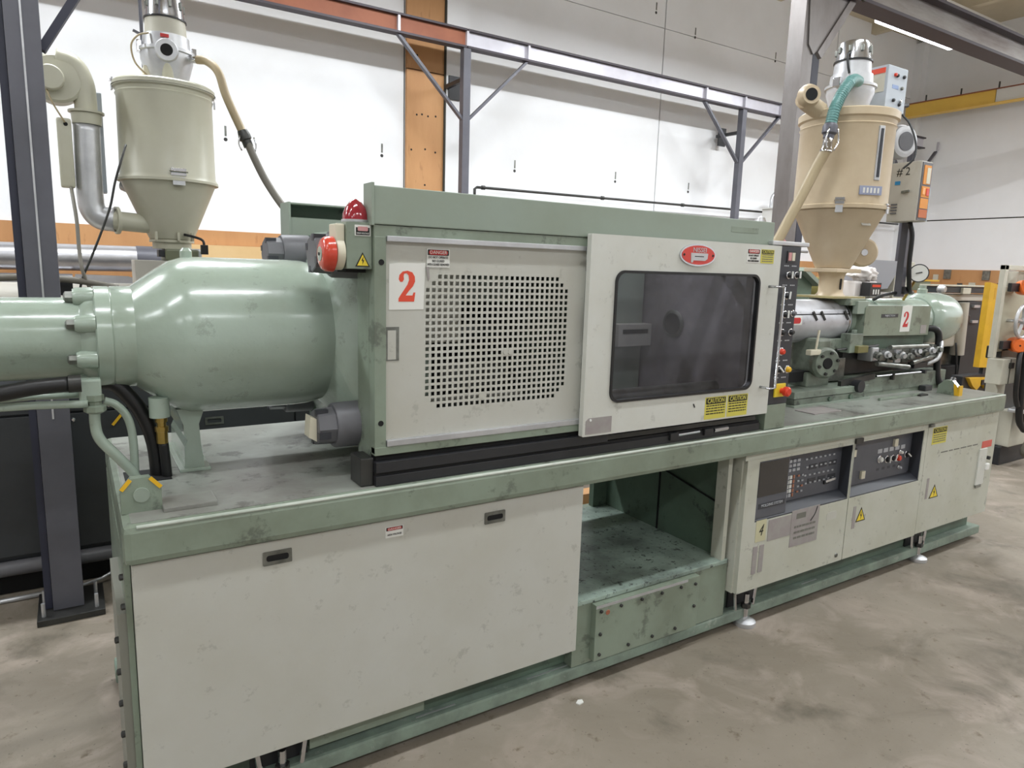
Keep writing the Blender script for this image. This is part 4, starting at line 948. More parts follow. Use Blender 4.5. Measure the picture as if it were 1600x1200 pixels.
for a_, b_ in (((3.80, 2.16, 1.13), (4.10, 2.14, 1.10)), ((3.90, 2.15, 1.22), (4.30, 2.15, 1.215)), ((4.15, 2.15, 1.12), (4.50, 2.17, 1.16))):
    MB().cyl(a_, b_, 0.013, 10).build('hydraulic_line', MIDST, t)
MB().tube([(4.35, 2.17, 1.10), (4.42, 2.14, 1.14), (4.48, 2.16, 1.22), (4.52, 2.2, 1.24)], 0.012, 8).build('hydraulic_line', ALU, t)
MB().box(4.20, 4.36, 2.16, 2.20, 1.085, 1.115).build('black_cover', BLACK, t)
MB().box(4.58, 4.72, 2.25, 2.36, 0.955, 1.035, 0.004).build('end_box', GREENH, t)
MB().box(4.60, 4.64, 2.24, 2.25, 1.0, 1.03).build('end_clip', DARK, t)
# pressure gauge
g = MB().lathe([(0, 0.050), (0.02, 0.053), (0.022, 0.053)], (4.19, 2.20, 1.640), (-0.75, -0.6, 0), 30).build('pressure_gauge', BLACKM, t)
MB().lathe([(0.0221, 0.047), (0.0232, 0.047)], (4.19, 2.20, 1.640), (-0.75, -0.6, 0), 30).build('gauge_dial', PAPER, g)
MB().bar((4.156, 2.196, 1.638), (4.180, 2.172, 1.646), 0.002, 0.005).build('gauge_needle', INK, g)
MB().cyl((4.205, 2.22, 1.60), (4.25, 2.30, 1.48), 0.008, 8).build('gauge_stem', BRASS, g)
t = thing('cable', (4.5, 2.2, 1.1), 'thick black rubber cable hanging down at the right of the injection unit', 'cable')
MB().tube([(4.40, 2.26, 1.305), (4.45, 2.20, 1.31), (4.485, 2.185, 1.27), (4.49, 2.18, 1.15), (4.50, 2.17, 1.02), (4.53, 2.15, 0.965), (4.60, 2.14, 0.965), (4.68, 2.16, 0.985), (4.76, 2.2, 0.962)], 0.020, 12).build('cable', RUBBER, t)

# ============================================================ HOPPER DRYERS
def clamp(parent, c, out, w=0.05, h=0.06):
    """over-centre latch on a round body; out = outward direction"""
    o = Vector(out).normalized(); c = Vector(c); sd = Vector((0, 0, 1)).cross(o)
    ang = math.atan2(o.y, o.x)
    k = MB().obox(c+o*0.006, (0.008, w, h*0.45), (0, 0, ang), 0.001).build('latch', CHROME, parent)
    MB().obox(c+o*0.008+Vector((0, 0, -h*0.55)), (0.008, w*0.8, h*0.5), (0, 0, ang), 0.001).build('latch_plate', ALU, k)
    MB().cyl(c+o*0.014-sd*w*0.6, c+o*0.014+sd*w*0.6, 0.004, 8).build('latch_pin', CHROME, k)
    return k
# ---- left dryer, standing on the machine behind
HX, HY = 0.50, 4.40
t = thing('hopper_dryer', (HX, HY, 1.62), 'khaki round hopper dryer with a cone bottom at the upper left', 'hopper')
b = MB().lathe([(0, 0.240), (0.008, 0.254), (0.030, 0.240), (0.43, 0.236), (0.445, 0.242), (0.452, 0.236), (0.468, 0.240), (0.475, 0.252), (0.500, 0.252), (0.508, 0.243), (0.514, 0)], (HX, HY, 2.005), 'z', 72).build('hopper_body', BEIGE, t)
MB().lathe([(0, 0.240), (0.012, 0.240), (0.012, 0.256)], (HX, HY, 2.474), 'z', 72, hollow=True).build('lid_gasket', DSTEEL, b)
MB().lathe([(0, 0.105), (0.004, 0.112), (0.30, 0.236), (0.305, 0.254), (0.318, 0.254)], (HX, HY, 1.695), 'z', 72).build('hopper_cone', BEIGE, t)
MB().lathe([(0, 0.10), (0.035, 0.10), (0.036, 0.115), (0.05, 0.115)], (HX, HY, 1.645), 'z', 32).build('outlet_flange', BEIGE, t)
for dx in (-0.09, 0.02, 0.09): MB().box(HX+dx-0.006, HX+dx+0.006, HY-0.135, HY-0.10, 1.69, 1.735).build('flange_bolt_tab', BEIGE, t)
vb = MB().box(HX-0.05, HX+0.12, HY-0.12, HY+0.10, 1.58, 1.645, 0.01).build('slide_gate', mat('olive_casting', (112, 116, 92), 0.45), t)
MB().box(HX-0.08, HX-0.03, HY-0.10, HY, 1.60, 1.64, 0.004).build('gate_block', BLACK, vb)
MB().box(HX+0.08, HX+0.14, HY-0.1, HY+0.0, 1.58, 1.65, 0.012).build('gate_casting', ALU, vb)
MB().tube([(HX+0.05, HY-0.12, 1.725), (HX+0.10, HY-0.16, 1.712), (HX+0.135, HY-0.18, 1.695), (HX+0.140, HY-0.18, 1.66)], 0.007, 8, 3).build('gate_lever', RUBBER, t)
MB().box(HX+0.122, HX+0.158, HY-0.20, HY-0.165, 1.62, 1.672, 0.003).build('lever_grip', RUBBER, t)
clamp(t, (HX+0.02, HY-0.238, 2.045), (0.05, -1, 0), 0.075, 0.085)
clamp(t, (HX+0.235, HY-0.05, 2.478), (1, -0.25, 0), 0.03, 0.07)
clamp(t, (HX-0.243, HY+0.01, 2.51), (-1, -0.05, 0), 0.04, 0.06)
# return port and hot air pipe
MB().cyl((0.20, 4.34, 1.785), (0.40, 4.38, 1.775), 0.050, 24).build('air_inlet', BEIGE, t)
MB().cyl((0.225, 4.345, 1.785), (0.240, 4.348, 1.785), 0.072, 24).build('inlet_flange', BEIGE, t)
MB().lathe([(0, 0.035), (0.06, 0.04), (0.1, 0.06)], (0.28, 4.5, 1.99), (0.8, -0.5, -0.3), 16).build('sight_port', ALU, t)
t = thing('vacuum_loader', (HX+0.02, HY, 2.52), 'polished steel vacuum loader with a round black port atop the khaki left hopper', 'loader')
def loader(t, X, Y, Z, port):
    q = 1.28 if port else 1.0                       # the left loader is a taller model
    P = lambda prof: [(h*q, r*(1.1 if port else 1.0)) for h, r in prof]
    MB().lathe(P([(0, 0.085), (0.10, 0.118), (0.125, 0.118), (0.128, 0.128), (0.140, 0.128), (0.143, 0.108), (0.195, 0.104), (0.20, 0.088)]), (X, Y, Z), 'z', 44).build('receiver_cone', ALU, t)
    if port:
        p = MB().lathe([(0, 0.058), (0.04, 0.058), (0.05, 0.052)], (X-0.01, Y-0.09, Z+0.158), (-0.12, -1, -0.05), 28).build('round_port', ALU, t)
        MB().lathe([(0.050, 0.030), (0.052, 0.030)], (X-0.01, Y-0.09, Z+0.158), (-0.12, -1, -0.05), 24).build('port_opening', DARK, p)
        MB().box(X-0.04, X, Y-0.122, Y-0.112, Z+0.222, Z+0.238).build('red_sticker', RED, t)
        MB().cyl((X-0.01, Y-0.09, Z), (X-0.01, Y-0.09, Z+0.11), 0.030, 18).build('port_leg', BEIGE, t)
    for s_ in (-1, 1):
        MB().box(X+s_*0.134-0.012, X+s_*0.134+0.012, Y-0.03, Y+0.01, Z+0.12*q, Z+0.165*q, 0.003).build('toggle_clip', CHROME, t)
    MB().lathe(P([(0, 0.094), (0.060, 0.090)]), (X, Y, Z+0.198*q), 'z', 40).build('motor_skirt', BEIGEM if port else ALU, t)
    MB().lathe([(0, 0.105 if port else 0.096), (0.008, 0.105 if port else 0.096)], (X, Y, Z+0.258*q), 'z', 40).build('rubber_band', RUBBER, t)
    cap = MB().lathe(P([(0, 0.088), (0.01, 0.086), (0.075, 0.081), (0.092, 0.074), (0.098, 0.06), (0.10, 0)]), (X, Y, Z+0.266*q), 'z', 40).build('motor_cap', STEEL, t)
    for k in range(9):
        a = k*2*PI/9; rr = 0.083*(1.1 if port else 1.0)
        MB().box(X+rr*math.cos(a)-0.008, X+rr*math.cos(a)+0.008, Y+rr*math.sin(a)-0.008, Y+rr*math.sin(a)+0.008, Z+0.300*q, Z+0.332*q, 0.004).build('cooling_slot', MIDST, cap)
loader(t, HX+0.02, HY, 2.517, True)
MB().box(HX-0.10, HX-0.06, HY-0.05, HY+0.05, 2.515, 2.60, 0.004).build('junction_block', IVORY, t)
MB().tube([(HX-0.07, HY-0.08, 2.755), (HX-0.12, HY-0.08, 2.735), (HX-0.155, HY-0.08, 2.68), (HX-0.14, HY-0.07, 2.60), (HX-0.08, HY-0.05, 2.545)], 0.0045, 8).build('yellow_tube', HOSE, t)
MB().cyl((HX-0.085, HY+0.1, 2.52), (HX-0.10, HY+0.1, 4.9), 0.009, 8).build('hanger_rod', COLM, t)
MB().bar((HX-0.13, HY+0.09, 2.80), (HX-0.02, HY+0.09, 2.76), 0.012).build('rod_clamp', COLM, t)
MB().cyl((HX+0.11, HY-0.06, 2.665), (HX+0.165, HY-0.10, 2.655), 0.019, 14).build('hose_barb', CHROME, t)
# conveying hose
t = thing('conveying_hose', (0.75, 4.2, 2.3), 'tan conveying hose hanging from the left loader with a dark coupling', 'hose')
MB().tube([(0.655, 4.29, 2.655), (0.70, 4.25, 2.645), (0.745, 4.2, 2.585), (0.775, 4.18, 2.47), (0.835, 4.16, 2.32), (0.85, 4.15, 2.285)], 0.022, 14).build('tan_hose', HOSE, t)
k = MB().lathe([(0, 0.026), (0.03, 0.033), (0.05, 0.033), (0.055, 0.026), (0.09, 0.026)], (0.846, 4.15, 2.295), (0.35, -0.05, -0.93), 16).build('coupling', DSTEEL, t)
for s_ in (-1, 1): MB().tube([(0.866+s_*0.036, 4.13, 2.262), (0.868+s_*0.045, 4.13, 2.22), (0.872+s_*0.034, 4.13, 2.185)], 0.004, 6, 3).build('cam_ring', CHROME, k)
MB().tube([(0.862, 4.15, 2.26), (0.90, 4.12, 2.15), (0.955, 4.08, 2.02), (1.03, 4.0, 1.88), (1.12, 3.9, 1.76), (1.25, 3.8, 1.60), (1.4, 3.75, 1.3)], 0.0205, 14).build('grey_hose', HOSED, t)
# blower and hot air pipe left of the hopper
t = thing('dryer_blower', (0.05, 4.4, 2.0), 'khaki blower with a rounded scroll on top of a silver pipe beside the left column', 'blower')
MB().lathe([(0, 0.105), (0.012, 0.118), (0.10, 0.118), (0.11, 0.10)], (0.005, 4.32, 2.465), (0, 1, 0), 44).build('scroll_housing', BEIGE, t)
MB().lathe([(0, 0.058), (0.05, 0.060), (0.058, 0.054)], (-0.02, 4.32, 2.455), (0, -1, 0), 32).build('motor_end', BEIGE, t)
MB().tube([(0.005, 4.37, 2.565), (0.08, 4.37, 2.545), (0.118, 4.37, 2.47), (0.125, 4.37, 2.38), (0.125, 4.37, 2.325)], 0.052, 20).build('scroll_neck', BEIGE, t)
MB().lathe([(0, 0.082), (0.010, 0.082)], (0.125, 4.37, 2.318), 'z', 32).build('outlet_flange', BEIGE, t)
MB().lathe([(0, 0.067), (0.055, 0.070), (0.058, 0.064)], (0.125, 4.37, 2.262), 'z', 32).build('collar', BEIGE, t)
MB().tube([(0.122, 4.37, 2.265), (0.118, 4.37, 2.05), (0.118, 4.37, 1.90), (0.126, 4.37, 1.835), (0.160, 4.365, 1.795), (0.225, 4.35, 1.787)], 0.062, 26).build('hot_air_pipe', ALU, t)
k = MB().box(-0.01, 0.055, 4.30, 4.36, 1.935, 2.275, 0.012).build('terminal_box', BEIGE, t)
MB().lathe([(0, 0.010), (0.006, 0.008)], (0.03, 4.30, 2.245), (0, -1, 0), 12).build('grommet', DARK, k)
MB().box(0.135, 0.200, 4.42, 4.50, 1.93, 2.44, 0.004).build('back_plate', GREYW, t, 'grey backing plate')
MB().tube([(-0.045, 4.29, 2.42), (-0.02, 4.28, 2.34), (0.028, 4.29, 2.25)], 0.004, 6).build('yellow_wire', HOSE, t)
t = thing('cable', (0.1, 3.95, 1.6), 'thin grey cable looping down from the khaki hopper to the green cylinder', 'cable')
MB().tube([(0.275, 4.05, 2.14), (0.245, 4.0, 2.05), (0.215, 4.0, 1.95), (0.19, 4.0, 1.84), (0.155, 4.0, 1.74), (0.10, 4.0, 1.60), (0.05, 4.0, 1.48), (0.034, 4.0, 1.40)], 0.0055, 8).build('cable', DSTEEL, t)
t = thing('cable', (0.05, 4.1, 1.7), 'grey cable hanging straight down from the khaki blower box', 'cable')
MB().tube([(0.035, 4.33, 1.94), (0.036, 4.2, 1.90), (0.046, 4.1, 1.76), (0.047, 4.05, 1.62), (0.055, 4.0, 1.52), (0.085, 4.0, 1.42)], 0.0085, 8).build('cable', HOSED, t)
# ---- right dryer on the injection unit
HX, HY = 3.60, 2.36
t = thing('hopper_dryer', (HX, HY, 1.49), 'tan round hopper dryer standing on the injection unit at right', 'hopper')
b = MB().lathe([(0, 0.230), (0.006, 0.243), (0.024, 0.245), (0.028, 0.237), (0.42, 0.235), (0.43, 0.241), (0.436, 0.235), (0.458, 0.239), (0.466, 0.250), (0.50, 0.251), (0.507, 0.242), (0.512, 0)], (HX, HY, 1.955), 'z', 72).build('hopper_body', BEIGE2, t)
MB().lathe([(0, 0.085), (0.004, 0.092), (0.295, 0.226), (0.305, 0.238)], (HX, HY, 1.650), 'z', 72).build('hopper_cone', BEIGE2, t)
f = MB().box(HX-0.115, HX+0.115, HY-0.10, HY+0.10, 1.628, 1.650, 0.004).build('outlet_flange', BEIGE2, t)
MB().lathe([(0, 0.085), (0.015, 0.070), (0.03, 0.064), (0.10, 0.064), (0.125, 0.07), (0.135, 0.078)], (HX, HY, 1.495), 'z', 28).build('neck_casting', BEIGE2, t)
MB().prism(rrect(HX-0.01-0.008, HX-0.01+0.008, 1.535, 1.595, 0.007, 4), 0.002, front(HY-0.0645)).build('neck_slot', DARK, t)
MB().box(HX-0.15, HX+0.15, HY-0.12, HY+0.12, 1.488, 1.500, 0.002).build('base_plate', mat('mustard_plate', (160, 148, 104), 0.45), t)
clamp(t, (HX-0.197, HY-0.129, 1.995), (-0.84, -0.55, 0), 0.045, 0.075)
clamp(t, (HX+0.062, HY-0.228, 1.98), (0.26, -0.96, 0), 0.03, 0.05)
sv = MB().obox((HX-0.057, HY-0.229, 2.235), (0.035, 0.012, 0.27), (0, 0, -0.243), 0.004).build('sight_gauge', ALU, t)
MB().obox((HX-0.059, HY-0.236, 2.235), (0.015, 0.004, 0.24), (0, 0, -0.243)).build('gauge_glass', GREYD, sv)
lb = MB().obox((HX-0.085, HY-0.222, 2.048), (0.125, 0.006, 0.045), (0, 0, -0.41), 0.001).build('name_label', mat('bluish_label', (150, 156, 180), 0.4), t)
for k in range(5):
    MB().obox((HX-0.086+(k-2)*0.0185, HY-0.2255-(k-2)*0.008, 2.048), (0.010, 0.003, 0.026), (0, 0, -0.41)).build('label_letter', PAPER, lb)
MB().obox((HX-0.045, HY-0.185, 1.895), (0.06, 0.003, 0.05), (-0.65, 0, -0.24)).build('grey_sticker', GREYBX, t)
# air outlet on the lid and inlet elbow on the cone
MB().lathe([(0, 0.055), (0.02, 0.057), (0.05, 0.045)], (3.235, 2.36, 2.505), (-0.5, -0.85, 0.0), 28).build('return_port', BEIGE2, t)
MB().lathe([(0.0, 0.030), (0.052, 0.030)], (3.233, 2.36, 2.505), (-0.5, -0.85, 0.0), 24).build('port_opening', DARK, t)
MB().tube([(3.25, 2.39, 2.50), (3.30, 2.40, 2.49), (3.38, 2.38, 2.455)], 0.045, 18).build('port_elbow', BEIGE2, t)
MB().lathe([(0, 0.075), (0.01, 0.080), (0.05, 0.080), (0.06, 0.07)], (3.845, 2.36, 1.745), (-0.6, -0.8, 0.0), 30).build('inlet_flange', BEIGE2, t)
MB().lathe([(0.06, 0.022), (0.066, 0.018)], (3.845, 2.36, 1.745), (-0.6, -0.8, 0.0), 14).build('inlet_plug', CHROME, t)
MB().tube([(3.86, 2.40, 1.745), (3.93, 2.45, 1.76), (3.985, 2.48, 1.82), (4.0, 2.50, 1.93), (4.0, 2.52, 2.10), (4.0, 2.52, 2.30)], 0.062, 22).build('hot_air_pipe', ALU, t)
b_ = MB().lathe([(0, 0.075), (0.05, 0.09), (0.09, 0.095), (0.12, 0.085), (0.125, 0.066)], (4.07, 2.40, 2.37), (-0.25, -0.95, 0), 34).build('blower_housing', ALU, t)
MB().lathe([(0.1255, 0.052), (0.128, 0.052)], (4.07, 2.40, 2.37), (-0.25, -0.95, 0), 30).build('blower_inlet', NUTG, b_)
MB().tube([(4.0, 2.45, 2.28), (4.02, 2.42, 2.32), (4.05, 2.40, 2.36)], 0.06, 16).build('scroll_neck', ALU, t)
MB().box(4.16, 4.20, 2.42, 2.46, 2.20, 2.42).build('blower_bracket', DSTEEL, t)
MB().bar((4.16, 2.42, 2.37), (4.26, 2.42, 2.40), 0.03, 0.04).build('blower_clip', MIDST, t)
MB().lathe([(0, 0.03), (0.04, 0.03), (0.045, 0.024), (0.08, 0.024)], (3.84, 2.30, 2.19), 'x', 14).build('cable_gland', IVORY, t)
MB().lathe([(0, 0.03), (0.04, 0.03), (0.045, 0.024), (0.08, 0.024)], (3.84, 2.30, 2.11), 'x', 14).build('cable_gland', IVORY, t)
t = thing('vacuum_loader', (HX-0.01, HY, 2.465), 'steel vacuum loader with a slotted cap atop the tan right hopper', 'loader')
loader(t, HX-0.01, HY, 2.464, False)
MB().tube([(HX-0.09, HY-0.03, 2.76), (HX-0.125, HY-0.04, 2.735), (HX-0.125, HY-0.05, 2.68), (HX-0.11, HY-0.05, 2.65)], 0.006, 8).build('motor_lead', BLACKM, t)
t = thing('loader_control_box', (3.88, 2.36, 2.465), 'grey loader control box with small black buttons on the tan hopper lid', 'control box')
cb = MB().box(3.775, 3.965, 2.27, 2.42, 2.500, 2.735, 0.004).build('enclosure', GREYW, t)
MB().box(3.80, 3.95, 2.29, 2.41, 2.466, 2.500).build('mount', DARK, t)
MB().box(3.7735, 3.7755, 2.285, 2.405, 2.60, 2.715).build('side_label', BEIGEM, cb); MB().box(3.772, 3.774, 2.285, 2.405, 2.695, 2.722).build('orange_strip', ORED, cb)
for i, (x, z, m_) in enumerate(((3.84, 2.690, REDB), (3.86, 2.688, BLACK), (3.925, 2.690, BLACK), (3.915, 2.63, MIDST), (3.845, 2.56, BLACK), (3.912, 2.565, CHROME), (3.905, 2.545, BLACK))):
    MB().lathe([(0, 0.009), (0.008, 0.009), (0.012, 0.006)], (x, 2.27, z), (0, -1, 0), 12).build('push_button', m_, cb)
MB().box(3.825, 3.885, 2.269, 2.2705, 2.62, 2.64).build('blue_label', mat('faded_blue', (140, 160, 200), 0.5), cb)
MB().tube([(3.965, 2.33, 2.56), (4.05, 2.33, 2.57), (4.10, 2.33, 2.58)], 0.012, 8).build('cable_gland', BLACK, t)
MB().tube([(3.95, 2.27, 2.50), (3.955, 2.22, 2.44), (3.945, 2.17, 2.33), (3.92, 2.16, 2.25), (3.90, 2.20, 2.20)], 0.0055, 8).build('control_cable', BLACKM, t)
t = thing('dryer_control_box', (4.05, 2.25, 1.92), 'grey dryer control box with an orange panel, right of the tan hopper', 'control box')
cb = MB().box(4.0, 4.115, 2.155, 2.320, 1.925, 2.250, 0.004).build('enclosure', GREYBX, t)
MB().box(4.010, 4.108, 2.150, 2.156, 1.932, 2.243).build('panel_frame', NUTG, cb)
MB().box(4.024, 4.094, 2.147, 2.151, 2.125, 2.228).build('orange_panel', ORPAN, cb)
MB().box(4.052, 4.088, 2.145, 2.148, 2.13, 2.215).build('meter_window', IVORY, cb)
MB().box(4.018, 4.098, 2.147, 2.151, 2.055, 2.115).build('switch_panel', ORPAN, cb)
MB().box(4.064, 4.092, 2.144, 2.148, 2.065, 2.105, 0.002).build('rocker', REDB, cb)
MB().box(4.026, 4.050, 2.144, 2.148, 2.070, 2.105, 0.002).build('rocker', mat('lit_amber_switch', (250, 180, 110), 0.3), cb)
MB().box(4.018, 4.098, 2.147, 2.151, 1.995, 2.050).build('orange_panel', ORPAN, cb)
MB().box(4.016, 4.100, 2.147, 2.151, 1.945, 1.990).build('rust_panel', ORPAN2, cb)
side = lambda u, v, w: Vector((4.0-w, u, v))
fr = lambda a, b, c: Vector((3.9995-c, 2.250-a, 2.197+b))
MB().text('# 2', 0, 0, 0, 0.062, 0.0006, sx=0.9, place=fr).build('marker_writing', INK, cb)
MB().prism([(2.262, 2.128), (2.292, 2.128), (2.292, 2.148), (2.262, 2.148)], 0.0015, side).build('blue_label', PALB, cb)
for k in range(4): MB().prism([(2.265, 1.968+k*0.016), (2.300, 1.968+k*0.016), (2.300, 1.976+k*0.016), (2.265, 1.976+k*0.016)], 0.003, side).build('louvre', NUTG, cb)
MB().prism([(2.205, 2.085), (2.245, 2.080), (2.245, 2.092), (2.205, 2.096)], 0.012, side).build('door_latch', MIDST, cb)
MB().box(4.12, 4.135, 2.16, 2.30, 1.93, 2.12).build('rear_plate', GREYW, t)
MB().box(4.10, 4.14, 2.24, 2.28, 1.50, 1.925).build('support_post', COLM, t)
MB().tube([(4.07, 2.22, 1.925), (4.075, 2.20, 1.85), (4.08, 2.20, 1.70), (4.10, 2.20, 1.60), (4.16, 2.22, 1.535), (4.24, 2.25, 1.525)], 0.013, 10).build('power_cable', RUBBER, t)
MB().tube([(4.20, 2.26, 1.525), (4.08, 2.27, 1.52), (3.98, 2.28, 1.505), (3.93, 2.30, 1.48)], 0.010, 8).build('power_cable', RUBBER, t)
MB().box(4.11, 4.15, 2.22, 2.27, 1.52, 1.56, 0.004).build('cable_clip', BLACK, t)
# teal and tan hose on the right dryer
t = thing('conveying_hose', (3.25, 2.3, 2.2), 'ribbed teal hose joined by a coupling to a tan hose beside the right hopper', 'hose')
th = MB().tube([(3.50, 2.26, 2.600), (3.43, 2.24, 2.595), (3.36, 2.22, 2.560), (3.30, 2.22, 2.490), (3.262, 2.22, 2.42), (3.245, 2.22, 2.345)], 0.027, 16).build('teal_hose', TEAL, t)
P_ = [Vector(p) for p in ((3.39, 2.23, 2.580), (3.36, 2.22, 2.560), (3.33, 2.22, 2.530), (3.30, 2.22, 2.490), (3.262, 2.22, 2.42), (3.245, 2.22, 2.345))]
mb = MB()
for a_, b_ in zip(P_, P_[1:]):
    n = max(2, int((b_-a_).length/0.011))
    for k in range(n):
        p = a_.lerp(b_, k/n); d = (b_-a_).normalized()
        mb.lathe([(0, 0.0275), (0.002, 0.0292), (0.005, 0.0292), (0.007, 0.0275)], p, tuple(d), 14)
o = mb.build('hose_rib', TEAL, th); o['kind'] = 'stuff'
k = MB().lathe([(0, 0.030), (0.012, 0.036), (0.045, 0.036), (0.055, 0.026), (0.07, 0.026)], (3.246, 2.22, 2.352), (-0.12, 0, -1), 18).build('coupling', COLM, t)
MB().lathe([(0, 0.022), (0.05, 0.024), (0.06, 0.030), (0.07, 0.030)], (3.238, 2.22, 2.285), (-0.12, 0, -1), 16).build('steel_spigot', CHROME, k)
for s_ in (-1, 1): MB().tube([(3.245+s_*0.034, 2.20, 2.33), (3.240+s_*0.052, 2.20, 2.27), (3.232+s_*0.030, 2.20, 2.225)], 0.004, 6, 3).build('cam_ring', CHROME, k)
MB().tube([(3.231, 2.22, 2.225), (3.20, 2.25, 2.13), (3.14, 2.27, 2.0), (3.07, 2.29, 1.86), (3.02, 2.30, 1.77), (2.96, 2.32, 1.70), (2.90, 2.34, 1.60), (2.88, 2.34, 1.48)], 0.0255, 16).build('tan_hose', HOSE, t)
t = thing('cleaning_rag', (3.08, 2.33, 1.72), 'pink rag draped behind the tan hose above the control post', 'rag')
MB().tube([(3.055, 2.33, 1.800), (3.09, 2.33, 1.78), (3.13, 2.33, 1.745), (3.14, 2.33, 1.70)], [0.008, 0.018, 0.015, 0.02], 8).build('cloth', PINK, t)
t = thing('handrail', (3.2, 2.6, 1.5), 'thin grey rail frame behind the cap of the control post', 'rail')
MB().tube([(3.12, 2.6, 1.2), (3.12, 2.6, 1.745), (3.7, 2.6, 1.745)], 0.008, 8, 1).build('rail', ALU, t)
MB().cyl((3.14, 2.6, 1.745), (3.22, 2.6, 1.90), 0.008, 8).build('rail_strut', ALU, t)
MB().lathe([(0, 0), (0.01, 0.02), (0.03, 0.028), (0.05, 0.02), (0.06, 0)], (3.21, 2.56, 1.86), 'z', 14).build('rail_knob', ALU, t)

# ============================================================ MACHINES BEHIND
t = thing('press_machine', (0.5, 4.3, 0), 'charcoal cabinet of another press standing behind the left column', 'machine')
MB().box(-2.6, 2.8, 3.82, 4.9, 0.14, 0.99, 0.006).build('cabinet_body', BLACKM, t)
for a, b in ((-2.58, -1.2), (-1.19, -0.075), (-0.065, 1.0), (1.01, 2.78)):
    MB().box(a, b, 3.80, 3.82, 0.20, 0.86, 0.003).build('cabinet_panel', BLACKM, t)
    MB().box(a, b, 3.80, 3.82, 0.87, 0.98, 0.003).build('upper_panel', BLACKM, t)
h = MB(); ring_plate(h, rrect(0.545, 0.635, 0.748, 0.788, 0.003, 3), rrect(0.556, 0.624, 0.757, 0.779, 0.006, 3), 3.794, 3.80)
h.build('recessed_handle', MIDST, t)
MB().box(-2.6, 2.8, 3.86, 4.9, 0, 0.14).build('plinth', DARK, t)
MB().cyl((-2.6, 3.80, 0.145), (2.8, 3.80, 0.145), 0.035, 14).build('drain_tube', NUTG, t)
bolts(t, [(-0.03, 3.80, 0.83), (0.03, 3.80, 0.88), (0.12, 3.80, 0.89)], 0.010, 0.006, m=CHROME)
MB().bar((0.13, 3.79, 0.79), (0.17, 3.79, 0.84), 0.008, 0.012).build('yellow_mark', YELB, t)
MB().cyl((-1.6, 4.4, 1.30), (2.4, 4.4, 1.30), 0.15, 32).build('barrel_housing', GREYBX, t)
MB().box(-1.5, 2.3, 4.25, 4.6, 0.99, 1.18).build('carriage', BLACK, t)
MB().box(0.30, 0.74, 4.28, 4.52, 1.43, 1.58, 0.004).build('hopper_stand', GREYBX, t)
MB().box(-0.75, 0.2, 4.2, 4.6, 1.18, 1.27, 0.01).build('cover_sheet', BEIGEM, t)
MB().tube([(-0.9, 4.1, 1.38), (-0.5, 4.05, 1.46), (-0.2, 4.0, 1.485), (0.02, 4.0, 1.475), (0.2, 4.0, 1.44)], 0.016, 10).build('grey_conduit', HOSED, t)
MB().box(-0.05, 0.01, 4.05, 4.10, 1.40, 1.47, 0.004).build('junction_clip', BLACK, t)
t = thing('floor_conduit', (-0.3, 3.73, 0), 'thin silver conduit lying on the floor in front of the charcoal cabinet', 'pipe')
MB().tube([(-2.5, 3.75, 0.012), (-0.37, 3.75, 0.012), (-0.14, 3.75, 0.014)], 0.012, 8, 1).build('conduit', ALU, t)
MB().tube([(-0.06, 3.76, 0.012), (0.04, 3.77, 0.03), (0.14, 3.78, 0.075)], 0.008, 8, 1).build('conduit', ALU, t)
t = thing('wooden_skid', (2.8, 3.3, 0), 'rough orange timber seen through the open bay under the bed', 'timber')
MB().box(2.35, 3.4, 3.28, 3.38, 0.115, 0.205, 0.004).build('deck_board', WOOD, t)
for x in (2.4, 3.3): MB().box(x, x+0.09, 3.28, 3.38, 0, 0.115).build('bearer', WOOD, t)
t = thing('press_machine', (5.2, 4.4, 0), 'pale machine mostly hidden behind the tan hopper and injection unit', 'machine')
MB().box(3.3, 7.85, 4.1, 4.9, 0.0, 1.15, 0.01).build('machine_body', BLACKM, t)
MB().box(5.55, 6.25, 4.3, 4.7, 1.15, 1.62, 0.01).build('green_cover', GREEND, t)
MB().obox((6.15, 4.35, 1.60), (0.30, 0.25, 0.04), (0, 0.5, 0)).build('tilted_lid', GREENH, t)
MB().box(6.40, 6.58, 4.30, 4.5, 1.15, 1.60, 0.01).build('mustard_block', mat('mustard_paint', (150, 140, 84), 0.5), t)
MB().prism([(7.20, 1.80), (7.86, 1.80), (7.60, 1.50), (7.22, 1.47)], 0.4, lambda u, v, w: Vector((u, 4.3+w, v))).build('grey_chute', mat('chute_grey', (150, 152, 158), 0.45), t)
MB().box(7.15, 7.62, 4.28, 4.7, 1.40, 1.46).build('chute_tray', ALU, t)
MB().box(7.72, 8.10, 4.3, 4.7, 1.15, 1.80, 0.01).build('cream_column', BEIGEM, t)
MB().box(7.90, 7.94, 4.29, 4.30, 1.66, 1.72).build('column_slot', DARK, t)
MB().box(6.98, 7.22, 4.12, 4.25, 1.15, 1.42, 0.005).build('machine_block', MIDST, t)
MB().box(6.92, 7.32, 4.255, 4.45, 1.15, 1.575, 0.02).build('wrapped_block', BAG, t)
t = thing('tool_box', (7.1, 4.2, 1.42), 'small black instrument with red display and white switches behind the hopper neck', 'instrument')
k = MB().box(7.00, 7.20, 4.14, 4.24, 1.421, 1.56, 0.004).build('case', BLACK, t)
MB().box(7.03, 7.18, 4.137, 4.14, 1.515, 1.54).build('display', REDB, k)
for i in range(3): MB().box(7.05+i*0.045, 7.07+i*0.045, 4.136, 4.14, 1.44, 1.49).build('switch', WHITE, k)
t = thing('plastic_bag', (7.1, 4.3, 1.6), 'crumpled white plastic bag on the machine behind the tan hopper cone', 'bag')
bm_ = bmesh.new(); bmesh.ops.create_icosphere(bm_, subdivisions=4, radius=1)
from mathutils import noise
